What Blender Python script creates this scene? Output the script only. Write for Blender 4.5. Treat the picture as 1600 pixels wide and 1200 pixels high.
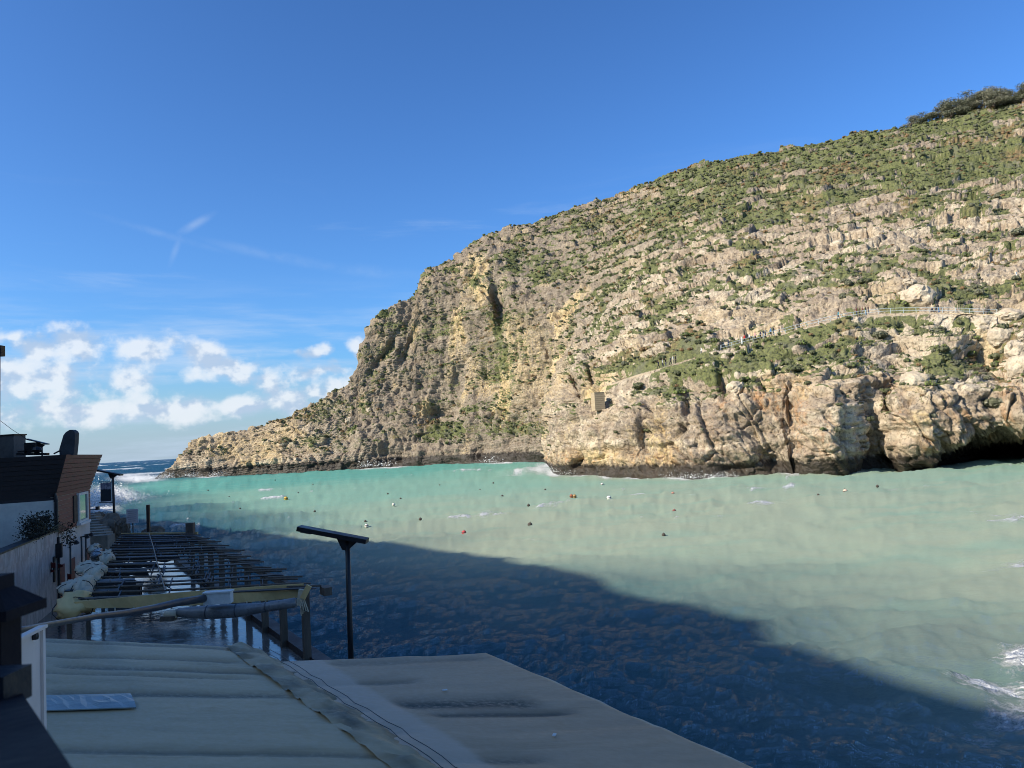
import bpy, bmesh, math, random
import numpy as np
from mathutils import Vector, Matrix

R = math.radians
DENOISE = True
random.seed(7)
rng = np.random.default_rng(11)
for o in list(bpy.data.objects):
    bpy.data.objects.remove(o, do_unlink=True)
scene = bpy.context.scene
COL = scene.collection

# ------------------------------------------------------------------ camera
CAM_H = 9.0
FPX = 1200.0                      # focal length in pixels of a 1600 px wide frame
PITCH, ROLL = R(4.1), R(3.3)
CAM = np.array([0.0, 0.0, CAM_H])
_F = np.array([0, math.cos(PITCH), math.sin(PITCH)])
_U0 = np.array([0, -math.sin(PITCH), math.cos(PITCH)])
_R0 = np.array([1.0, 0, 0])
_RT = _R0 * math.cos(ROLL) - _U0 * math.sin(ROLL)
_UP = _U0 * math.cos(ROLL) + _R0 * math.sin(ROLL)
cam_data = bpy.data.cameras.new('camera')
cam_data.sensor_width = 36.0
cam_data.lens = 36.0 * FPX / 1600.0
cam_data.clip_start = 0.05
cam_data.clip_end = 60000.0
cam_data.dof.use_dof = True
cam_data.dof.focus_distance = 120.0
cam_data.dof.aperture_fstop = 11.0
cam = bpy.data.objects.new('camera', cam_data)
COL.objects.link(cam)
cam.matrix_world = Matrix(((_RT[0], _UP[0], -_F[0], 0), (_RT[1], _UP[1], -_F[1], 0),
                           (_RT[2], _UP[2], -_F[2], CAM_H), (0, 0, 0, 1)))
scene.camera = cam

# ------------------------------------------------------------------ sun and sky
SUN_AZ, SUN_EL = R(-116.0), R(31.0)     # azimuth is measured from +Y towards +X
SUN = np.array([math.sin(SUN_AZ) * math.cos(SUN_EL), math.cos(SUN_AZ) * math.cos(SUN_EL), math.sin(SUN_EL)])
sd = bpy.data.lights.new('sun', 'SUN')
sd.energy = 5.0
sd.angle = R(0.53)
sd.color = (1.0, 0.90, 0.74)
so = bpy.data.objects.new('sun', sd)
COL.objects.link(so)
so.rotation_euler = Vector(SUN).to_track_quat('Z', 'Y').to_euler()
so.location = (-60, -40, 80)

scene.render.engine = 'CYCLES'
scene.cycles.use_denoising = DENOISE
scene.cycles.filter_width = 1.0
scene.cycles.denoiser = 'OPENIMAGEDENOISE'
scene.cycles.denoising_input_passes = 'RGB_ALBEDO_NORMAL'
scene.cycles.denoising_prefilter = 'ACCURATE'
scene.cycles.max_bounces = 6
scene.cycles.diffuse_bounces = 3
scene.cycles.glossy_bounces = 3
scene.cycles.transmission_bounces = 4
scene.cycles.transparent_max_bounces = 6
scene.cycles.sample_clamp_direct = 4.0
scene.cycles.sample_clamp_indirect = 4.0
scene.cycles.caustics_reflective = False
scene.cycles.caustics_refractive = False
scene.view_settings.view_transform = 'Standard'
scene.view_settings.look = 'None'
scene.view_settings.gamma = 1.0
scene.view_settings.use_curve_mapping = False
scene.view_settings.exposure = 0.52


class NT:
    """small wrapper round a node tree"""
    def __init__(self, tree):
        self.t = tree
        tree.nodes.clear()

    def n(self, typ, **kw):
        nd = self.t.nodes.new(typ)
        for k, v in kw.items():
            setattr(nd, k, v)
        return nd

    def link(self, a, b):
        self.t.links.new(a, b)

    def put(self, sock, v):
        if isinstance(v, bpy.types.NodeSocket):
            self.t.links.new(v, sock)
        elif isinstance(v, (tuple, list)) and len(v) == 3 and len(getattr(sock, 'default_value', (0, 0, 0))) == 4:
            sock.default_value = (*v, 1.0)
        else:
            sock.default_value = v

    def math(self, op, a, b=None, c=None, clamp=False):
        nd = self.n('ShaderNodeMath', operation=op)
        nd.use_clamp = clamp
        self.put(nd.inputs[0], a)
        if b is not None:
            self.put(nd.inputs[1], b)
        if c is not None:
            self.put(nd.inputs[2], c)
        return nd.outputs[0]

    def vmath(self, op, a, b=None):
        nd = self.n('ShaderNodeVectorMath', operation=op)
        self.put(nd.inputs[0], a)
        if b is not None:
            self.put(nd.inputs[1], b)
        return nd.outputs['Value'] if op in ('LENGTH', 'DOT_PRODUCT', 'DISTANCE') else nd.outputs[0]

    def sstep(self, v, lo, hi, a=0.0, b=1.0):
        nd = self.n('ShaderNodeMapRange', interpolation_type='SMOOTHSTEP')
        self.put(nd.inputs['Value'], v)
        self.put(nd.inputs['From Min'], lo)
        self.put(nd.inputs['From Max'], hi)
        self.put(nd.inputs['To Min'], a)
        self.put(nd.inputs['To Max'], b)
        return nd.outputs[0]

    def mix(self, f, a, b, blend='MIX'):
        nd = self.n('ShaderNodeMix', data_type='RGBA', blend_type=blend)
        self.put(nd.inputs[0], f)
        self.put(nd.inputs[6], a)
        self.put(nd.inputs[7], b)
        return nd.outputs[2]

    def noise(self, vec, scale, detail=4.0, rough=0.55, dist=0.0):
        nd = self.n('ShaderNodeTexNoise')
        self.put(nd.inputs['Vector'], vec)
        self.put(nd.inputs['Scale'], scale)
        nd.inputs['Detail'].default_value = detail
        nd.inputs['Roughness'].default_value = rough
        nd.inputs['Distortion'].default_value = dist
        return nd.outputs[0]

    def voronoi(self, vec, scale, feature='F1'):
        nd = self.n('ShaderNodeTexVoronoi', feature=feature)
        self.put(nd.inputs['Vector'], vec)
        self.put(nd.inputs['Scale'], scale)
        return nd.outputs['Distance']

    def attr(self, name):
        return self.n('ShaderNodeAttribute', attribute_name=name).outputs['Fac']

    def mapping(self, vec, scale=(1, 1, 1), loc=(0, 0, 0), rot=(0, 0, 0)):
        nd = self.n('ShaderNodeMapping')
        self.put(nd.inputs[0], vec)
        nd.inputs[1].default_value = loc
        nd.inputs[2].default_value = rot
        nd.inputs[3].default_value = scale
        return nd.outputs[0]


world = bpy.data.worlds.new('World')
scene.world = world
world.use_nodes = True
world.cycles.sampling_method = 'MANUAL'
world.cycles.sample_map_resolution = 512
W = NT(world.node_tree)
sky = W.n('ShaderNodeTexSky', sky_type='NISHITA')
sky.sun_disc = False
sky.sun_elevation = SUN_EL
sky.sun_rotation = SUN_AZ
sky.altitude = 0.0
sky.air_density = 1.0
sky.dust_density = 1.5
sky.ozone_density = 3.0
# clouds: low cumulus banks all round the horizon, thin cirrus veils above them
gdir = W.n('ShaderNodeTexCoord').outputs['Generated']
sx = W.n('ShaderNodeSeparateXYZ')
W.link(gdir, sx.inputs[0])
az = W.math('ARCTAN2', sx.outputs[0], sx.outputs[1])
el = W.math('ARCSINE', sx.outputs[2])
ae = W.n('ShaderNodeCombineXYZ')
W.link(az, ae.inputs[0]); W.link(el, ae.inputs[1])
ae = ae.outputs[0]


def raydir(px, py):
    d = _F + (px - 800.0) / FPX * _RT + (600.0 - py) / FPX * _UP
    return d


def azel(px, py):
    d = raydir(px, py)
    return math.atan2(d[0], d[1]), math.atan2(d[2], math.hypot(d[0], d[1]))


CLOUDS = [(70, 595, 95, 42), (20, 580, 60, 40), (190, 605, 55, 40), (125, 540, 50, 34), (60, 545, 60, 22), (225, 548, 50, 24),
          (320, 560, 42, 30), (355, 575, 60, 20), (255, 640, 120, 26), (110, 645, 110, 20), (370, 638, 70, 20),
          (428, 602, 24, 28), (505, 582, 50, 16), (490, 552, 22, 12), (565, 545, 34, 20), (20, 525, 22, 12),
          (450, 630, 60, 26), (530, 610, 60, 26), (-90, 585, 90, 50), (-200, 600, 80, 45)]
warp = W.n('ShaderNodeTexNoise', noise_dimensions='3D')
W.put(warp.inputs['Vector'], gdir)
warp.inputs['Scale'].default_value = 22.0
warp.inputs['Detail'].default_value = 3.0
wv = W.vmath('MULTIPLY', W.vmath('SUBTRACT', warp.outputs['Color'], (0.5, 0.5, 0.5)), (0.05, 0.035, 0.0))
aew = W.vmath('ADD', ae, wv)
cover = None
for (cx, cy, rx, ry) in CLOUDS:
    a0, e0 = azel(cx, cy)
    v = W.vmath('MULTIPLY', W.vmath('SUBTRACT', aew, (a0, e0, 0)), (FPX / rx * 0.80, FPX / ry * 0.80, 0))
    # flat bases: the lower half of a puff is squeezed
    b = W.math('SUBTRACT', 1.0, W.vmath('LENGTH', v))
    cover = b if cover is None else W.math('SMOOTH_MAX', cover, b, 0.25)
# the same kind of bank goes on all round the horizon
gen = W.noise(W.mapping(gdir, (5, 5, 14)), 1.0, 4.0, 0.5)
away = W.sstep(W.math('ABSOLUTE', W.math('ADD', az, R(25.0))), R(22.0), R(30.0))
genc = W.math('MULTIPLY', W.math('SUBTRACT', W.math('MULTIPLY', gen, 4.0), 2.0), away)
genc = W.math('SUBTRACT', genc, W.math('MULTIPLY', W.math('ABSOLUTE', W.math('SUBTRACT', el, R(6.0))), 9.0))
genc = W.math('ADD', genc, W.math('MULTIPLY', W.math('SUBTRACT', away, 1.0), 3.0))
cover = W.math('MAXIMUM', cover, genc)
fine = W.noise(W.mapping(gdir, (1, 1, 1.25)), 27.0, 5.0, 0.54)
fine2 = W.noise(W.mapping(W.vmath('ADD', gdir, (-0.009, -0.003, 0.014)), (1, 1, 1.25)), 27.0, 3.0, 0.5)
dens = W.math('ADD', cover, W.math('MULTIPLY', W.math('SUBTRACT', fine, 0.5), 1.9))
cum = W.sstep(dens, 0.10, 0.80)
lit = W.sstep(W.math('ADD', W.math('MULTIPLY', W.math('SUBTRACT', fine, fine2), 6.5), W.math('MULTIPLY', dens, 0.10)), -0.55, 0.60)
# thin veil round the banks and cirrus streaks
veil = W.noise(W.mapping(gdir, (3, 3, 26)), 1.6, 5.0, 0.6)
veil = W.math('MULTIPLY', W.sstep(veil, 0.40, 0.75), W.sstep(el, R(13.0), R(7.0)))
cir = W.noise(W.mapping(gdir, (2.0, 2.6, 15), rot=(0, R(-9), 0)), 1.3, 6.0, 0.62, 0.6)
cir = W.math('MULTIPLY', W.sstep(cir, 0.55, 0.85), W.sstep(el, R(21.0), R(15.0)))
for (cx, cy, rx, ry, deg, k) in ((306, 350, 42, 9, -32, 0.42), (276, 385, 40, 7, -70, 0.22), (250, 365, 120, 8, 14, 0.20), (440, 402, 150, 12, 11, 0.22), (590, 425, 110, 14, 6, 0.20)):
    a0, e0 = azel(cx, cy)
    vr = W.n('ShaderNodeVectorRotate', rotation_type='Z_AXIS')
    W.link(W.vmath('SUBTRACT', ae, (a0, e0, 0)), vr.inputs['Vector'])
    vr.inputs['Angle'].default_value = R(deg)
    q = W.vmath('LENGTH', W.vmath('MULTIPLY', vr.outputs[0], (FPX / rx, FPX / ry, 0)))
    cir = W.math('MAXIMUM', cir, W.math('MULTIPLY', W.math('MULTIPLY', W.sstep(q, 1.0, 0.0), k * 2.4), W.sstep(fine, 0.25, 0.7)))
veil = W.math('ADD', W.math('MULTIPLY', veil, 0.62), W.math('MULTIPLY', cir, 0.30), clamp=True)
ccol = W.mix(lit, (4.0, 5.0, 6.5), (7.0, 7.4, 7.9))
gam = W.n('ShaderNodeGamma')
W.link(sky.outputs[0], gam.inputs[0])
gam.inputs[1].default_value = 1.25
tint = W.mix(1.0, gam.outputs[0], (0.55, 0.87, 1.18), 'MULTIPLY')
tint = W.mix(1.0, tint, (14.0, 15.0, 16.0), 'DARKEN')
tint = W.mix(W.sstep(el, R(7.0), R(-0.5), 0.0, 0.65), tint, (4.6, 5.8, 7.1))
skyc = W.mix(veil, tint, (4.9, 6.0, 7.6))
skyc = W.mix(W.math('MULTIPLY', cum, 0.84), skyc, ccol)
bg = W.n('ShaderNodeBackground')
W.link(skyc, bg.inputs[0])
bg.inputs[1].default_value = 0.086
wo = W.n('ShaderNodeOutputWorld')
W.link(bg.outputs[0], wo.inputs[0])


# ------------------------------------------------------------------ helpers
def at(px, py, Y=None, z=None):
    """the world point on the line of sight through a pixel of the 1600x1200 frame, at forward distance Y or height z"""
    d = raydir(px, py)
    k = (Y / d[1]) if Y is not None else ((z - CAM_H) / d[2])
    return CAM + d * k


def project(P):
    v = P - CAM
    f = v @ _F
    return 800 + FPX * (v @ _RT) / f, 600 - FPX * (v @ _UP) / f, f


def tag(o, label=None, cat=None, group=None, kind=None):
    if label: o['label'] = label
    if cat: o['category'] = cat
    if group: o['group'] = group
    if kind: o['kind'] = kind
    return o


def empty(name, loc=(0, 0, 0), rz=0.0):
    o = bpy.data.objects.new(name, None)
    COL.objects.link(o)
    o.location = loc
    o.rotation_euler = (0, 0, rz)
    o.empty_display_size = 0.3
    return o


def put(o, mesh_name, parent=None):
    COL.objects.link(o)
    return o


def mesh_obj(name, verts, faces, material=None, parent=None, smooth=False, loc=(0, 0, 0)):
    me = bpy.data.meshes.new(name)
    me.from_pydata([tuple(map(float, v)) for v in verts], [], [tuple(map(int, f)) for f in faces])
    me.validate()
    if smooth:
        me.shade_smooth()
    o = bpy.data.objects.new(name, me)
    COL.objects.link(o)
    for m in (material if isinstance(material, (list, tuple)) else [material]):
        if m: me.materials.append(m)
    if parent is not None:
        o.parent = parent
        # verts are given in world space: keep them there
        o.matrix_parent_inverse = parent_matrix(parent).inverted()
    o.location = loc
    return o


def parent_matrix(p):
    m = Matrix.Translation(p.location) @ p.rotation_euler.to_matrix().to_4x4()
    if p.parent is not None:
        m = parent_matrix(p.parent) @ p.matrix_parent_inverse @ m
    return m


class MB:
    """collects shapes for one mesh object"""
    def __init__(self):
        self.v, self.f, self.mi = [], [], []

    def add(self, vs, fs, mi=0):
        k = len(self.v)
        self.v += [tuple(map(float, p)) for p in vs]
        self.f += [tuple(i + k for i in f) for f in fs]
        self.mi += [mi] * len(fs)
        return self

    def hexa(self, p, mi=0):
        """8 corners: bottom ring 0-3, top ring 4-7"""
        return self.add(p, [(3, 2, 1, 0), (4, 5, 6, 7), (0, 1, 5, 4), (1, 2, 6, 5), (2, 3, 7, 6), (3, 0, 4, 7)], mi)

    def box(self, c, s, rz=0.0, mi=0, bevel=0.0):
        c = np.array(c, float)
        ca, sa = math.cos(rz), math.sin(rz)
        pts = []
        for dz in (-1, 1):
            for dx, dy in ((-1, -1), (1, -1), (1, 1), (-1, 1)):
                x, y = dx * s[0] / 2, dy * s[1] / 2
                pts.append(c + np.array([x * ca - y * sa, x * sa + y * ca, dz * s[2] / 2]))
        return self.hexa(pts, mi)

    def bar(self, a, b, w, h, mi=0, up=(0, 0, 1)):
        a, b, up = np.array(a, float), np.array(b, float), np.array(up, float)
        d = b - a
        d = d / np.linalg.norm(d)
        s = np.cross(d, up)
        s /= max(np.linalg.norm(s), 1e-6)
        u = np.cross(s, d)
        q = [-s * w / 2 - u * h / 2, s * w / 2 - u * h / 2, s * w / 2 + u * h / 2, -s * w / 2 + u * h / 2]
        return self.add([a + x for x in q] + [b + x for x in q],
                        [(0, 1, 2, 3), (7, 6, 5, 4), (0, 4, 5, 1), (1, 5, 6, 2), (2, 6, 7, 3), (3, 7, 4, 0)], mi)

    def tube(self, pts, r, n=8, mi=0, caps=True):
        pts = [np.array(p, float) for p in pts]
        rr = r if isinstance(r, (list, tuple, np.ndarray)) else [r] * len(pts)
        vs, fs = [], []
        prev = None
        for i, p in enumerate(pts):
            t = pts[min(i + 1, len(pts) - 1)] - pts[max(i - 1, 0)]
            t = t / max(np.linalg.norm(t), 1e-9)
            if prev is None:
                ref = np.array([0, 0, 1.0]) if abs(t[2]) < 0.9 else np.array([1.0, 0, 0])
                a = np.cross(t, ref)
            else:
                a = prev - t * (prev @ t)
            a /= max(np.linalg.norm(a), 1e-9)
            prev = a
            b = np.cross(t, a)
            for k in range(n):
                th = 2 * math.pi * k / n
                vs.append(p + (a * math.cos(th) + b * math.sin(th)) * rr[i])
        for i in range(len(pts) - 1):
            for k in range(n):
                k2 = (k + 1) % n
                fs.append((i * n + k, i * n + k2, (i + 1) * n + k2, (i + 1) * n + k))
        if caps:
            fs.append(tuple(range(n - 1, -1, -1)))
            fs.append(tuple(range((len(pts) - 1) * n, len(pts) * n)))
        return self.add(vs, fs, mi)

    def lathe(self, c, prof, n=16, mi=0):
        c = np.array(c, float)
        vs, fs = [], []
        for (r, z) in prof:
            for k in range(n):
                th = 2 * math.pi * k / n
                vs.append(c + np.array([r * math.cos(th), r * math.sin(th), z]))
        for i in range(len(prof) - 1):
            for k in range(n):
                k2 = (k + 1) % n
                fs.append((i * n + k, i * n + k2, (i + 1) * n + k2, (i + 1) * n + k))
        fs.append(tuple(range(n - 1, -1, -1)))
        fs.append(tuple(range((len(prof) - 1) * n, len(prof) * n)))
        return self.add(vs, fs, mi)

    def build(self, name, material, parent=None, smooth=False, label=None):
        o = mesh_obj(name, self.v, self.f, material, parent, smooth)
        if any(self.mi):
            o.data.polygons.foreach_set('material_index', np.array(self.mi, np.int32))
        if label:
            o['label'] = label
        return o


def grid_mesh(name, P, material, attrs=None, parent=None, smooth=True):
    """P: (nu, nv, 3) array of points"""
    nu, nv = P.shape[:2]
    me = bpy.data.meshes.new(name)
    idx = np.arange(nu * nv, dtype=np.int32).reshape(nu, nv)
    q = np.stack([idx[:-1, :-1], idx[1:, :-1], idx[1:, 1:], idx[:-1, 1:]], -1).reshape(-1, 4)
    me.vertices.add(nu * nv)
    me.vertices.foreach_set('co', P.reshape(-1).astype(np.float32))
    me.loops.add(q.size)
    me.loops.foreach_set('vertex_index', q.reshape(-1))
    me.polygons.add(len(q))
    me.polygons.foreach_set('loop_start', np.arange(0, q.size, 4, dtype=np.int32))
    me.polygons.foreach_set('loop_total', np.full(len(q), 4, np.int32))
    me.update(calc_edges=True)
    if smooth:
        me.polygons.foreach_set('use_smooth', np.ones(len(q), bool))
    for k, a in (attrs or {}).items():
        at_ = me.attributes.new(k, 'FLOAT', 'POINT')
        at_.data.foreach_set('value', a.reshape(-1).astype(np.float32))
    if material:
        me.materials.append(material)
    o = bpy.data.objects.new(name, me)
    COL.objects.link(o)
    return o


def copy_tree(o, parent=None):
    c = o.copy()
    COL.objects.link(c)
    c.parent = parent
    for ch in list(o.children):
        copy_tree(ch, c)
    return c


# ------------------------------------------------------------------ numpy noise
_T = rng.random((64, 64, 64)).astype(np.float32)


def vnoise(x, y, z):
    xi, yi, zi = np.floor(x), np.floor(y), np.floor(z)
    fx, fy, fz = x - xi, y - yi, z - zi
    xi, yi, zi = xi.astype(np.int64) & 63, yi.astype(np.int64) & 63, zi.astype(np.int64) & 63
    xj, yj, zj = (xi + 1) & 63, (yi + 1) & 63, (zi + 1) & 63
    fx = fx * fx * fx * (fx * (fx * 6 - 15) + 10)
    fy = fy * fy * fy * (fy * (fy * 6 - 15) + 10)
    fz = fz * fz * fz * (fz * (fz * 6 - 15) + 10)
    a = _T[xi, yi, zi] * (1 - fx) + _T[xj, yi, zi] * fx
    b = _T[xi, yj, zi] * (1 - fx) + _T[xj, yj, zi] * fx
    c = _T[xi, yi, zj] * (1 - fx) + _T[xj, yi, zj] * fx
    d = _T[xi, yj, zj] * (1 - fx) + _T[xj, yj, zj] * fx
    return ((a * (1 - fy) + b * fy) * (1 - fz) + (c * (1 - fy) + d * fy) * fz) * 2 - 1


def fbm(P, wl, octaves=3, gain=0.5, sc=(1, 1, 1), off=0.0, ridge=False):
    x, y, z = (P[..., i] * sc[i] / wl + off * (1.7 + i) for i in range(3))
    out, amp, tot = 0.0, 1.0, 0.0
    for k in range(octaves):
        # rotate a little between octaves so that the lattice does not show
        v = vnoise(x * 0.8 - y * 0.6 + 5.2 * k, x * 0.6 + y * 0.8 + 1.3 * k, z + 0.31 * x + 9.1 * k)
        if ridge:
            v = 1 - 2 * np.abs(v)
        out = out + v * amp
        tot += amp
        amp *= gain
        x, y, z = x * 2.03, y * 2.03, z * 2.03
    return out / tot


def perlin2(x, y, sl=0):
    xi, yi = np.floor(x), np.floor(y)
    fx, fy = x - xi, y - yi
    xi, yi = xi.astype(np.int64), yi.astype(np.int64)
    u = fx * fx * fx * (fx * (fx * 6 - 15) + 10)
    v = fy * fy * fy * (fy * (fy * 6 - 15) + 10)

    def g(i, j):
        a = _T[(xi + i) & 63, (yi + j) & 63, ((xi + i) // 64 + 5 * ((yi + j) // 64) + sl) & 63] * 6.28318
        return np.cos(a) * (fx - i) + np.sin(a) * (fy - j)
    return 1.5 * ((g(0, 0) * (1 - u) + g(1, 0) * u) * (1 - v) + (g(0, 1) * (1 - u) + g(1, 1) * u) * v)


def pfbm2(x, y, octaves=3, gain=0.5, sl=0, ridge=False):
    out, amp, tot = 0.0, 1.0, 0.0
    for k in range(octaves):
        n = perlin2(x, y, sl + 7 * k)
        out = out + (1 - 2 * np.abs(n) ** 0.8 if ridge else n) * amp
        tot += amp
        amp *= gain
        x, y = 1.62 * x - 1.22 * y + 3.7, 1.22 * x + 1.62 * y + 1.9
    return out / tot


def worley(P, wl, sc=(1, 1, 1), off=0):
    """F1 and F2-F1 and a random value per cell"""
    q = [P[..., i] * sc[i] / wl + off for i in range(3)]
    c = [np.floor(a).astype(np.int64) for a in q]
    f1 = np.full(q[0].shape, 9.0, np.float32)
    f2 = f1.copy()
    rv = np.zeros_like(f1)
    fc = np.zeros_like(f1)
    for dx in (-1, 0, 1):
        for dy in (-1, 0, 1):
            for dz in (-1, 0, 1):
                i, j, k = (c[0] + dx), (c[1] + dy), (c[2] + dz)
                a, b, d = i & 63, j & 63, k & 63
                r1, r2, r3 = _T[a, b, d], _T[b, d, a], _T[d, (a + 17) & 63, b]
                dd = (i + r1 - q[0]) ** 2 + (j + r2 - q[1]) ** 2 + (k + r3 - q[2]) ** 2
                dd = dd.astype(np.float32)
                m = dd < f1
                f2 = np.where(m, f1, np.minimum(f2, dd))
                rv = np.where(m, r2, rv)
                # a random tilt per cell: broken, flat-faced blocks
                tl = (q[0] - i - r1) * (r2 - 0.5) + (q[1] - j - r2) * (r3 - 0.5) + (q[2] - k - r3) * (r1 - 0.5)
                fc = np.where(m, tl.astype(np.float32), fc)
                f1 = np.where(m, dd, f1)
    f1, f2 = np.sqrt(f1), np.sqrt(f2)
    return f1, f2 - f1, rv, fc


def ss(x, a, b):
    t = np.clip((x - a) / (b - a), 0, 1)
    return t * t * (3 - 2 * t)


# ------------------------------------------------------------------ materials
def new_mat(name):
    m = bpy.data.materials.new(name)
    m.use_nodes = True
    return m, NT(m.node_tree)


def finish(t, color, rough=0.8, bump=None, bump_strength=0.5, bump_dist=0.02, spec=0.5, metallic=0.0, **kw):
    b = t.n('ShaderNodeBsdfPrincipled')
    t.put(b.inputs['Base Color'], color)
    t.put(b.inputs['Roughness'], rough)
    t.put(b.inputs['Specular IOR Level'], spec)
    t.put(b.inputs['Metallic'], metallic)
    for k, v in kw.items():
        t.put(b.inputs[k.replace('_', ' ')], v)
    if bump is not None:
        bn = t.n('ShaderNodeBump')
        bn.inputs['Strength'].default_value = bump_strength
        bn.inputs['Distance'].default_value = bump_dist
        t.link(bump, bn.inputs['Height'])
        t.link(bn.outputs[0], b.inputs['Normal'])
    o = t.n('ShaderNodeOutputMaterial')
    t.link(b.outputs[0], o.inputs[0])
    return b


def simple_mat(name, color, rough=0.7, var=0.25, scale=6.0, metallic=0.0, spec=0.5, bump=0.15, stretch=(1, 1, 1)):
    """one base colour with worn, blotchy variation and fine relief"""
    m, t = new_mat(name)
    co = t.n('ShaderNodeTexCoord').outputs['Object']
    co = t.mapping(co, stretch)
    n1 = t.noise(co, scale, 5.0, 0.6)
    n2 = t.noise(co, scale * 7, 3.0, 0.6)
    f = t.math('ADD', t.math('MULTIPLY', n1, 0.7), t.math('MULTIPLY', n2, 0.3))
    dark = tuple(c * (1 - var) for c in color)
    lite = tuple(min(1, c * (1 + var)) for c in color)
    col = t.mix(t.sstep(f, 0.3, 0.7), dark, lite)
    finish(t, col, t.sstep(n1, 0.2, 0.8, max(0.02, rough - 0.12), min(1, rough + 0.12)), n2, bump, 0.02, spec, metallic)
    return m

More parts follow.
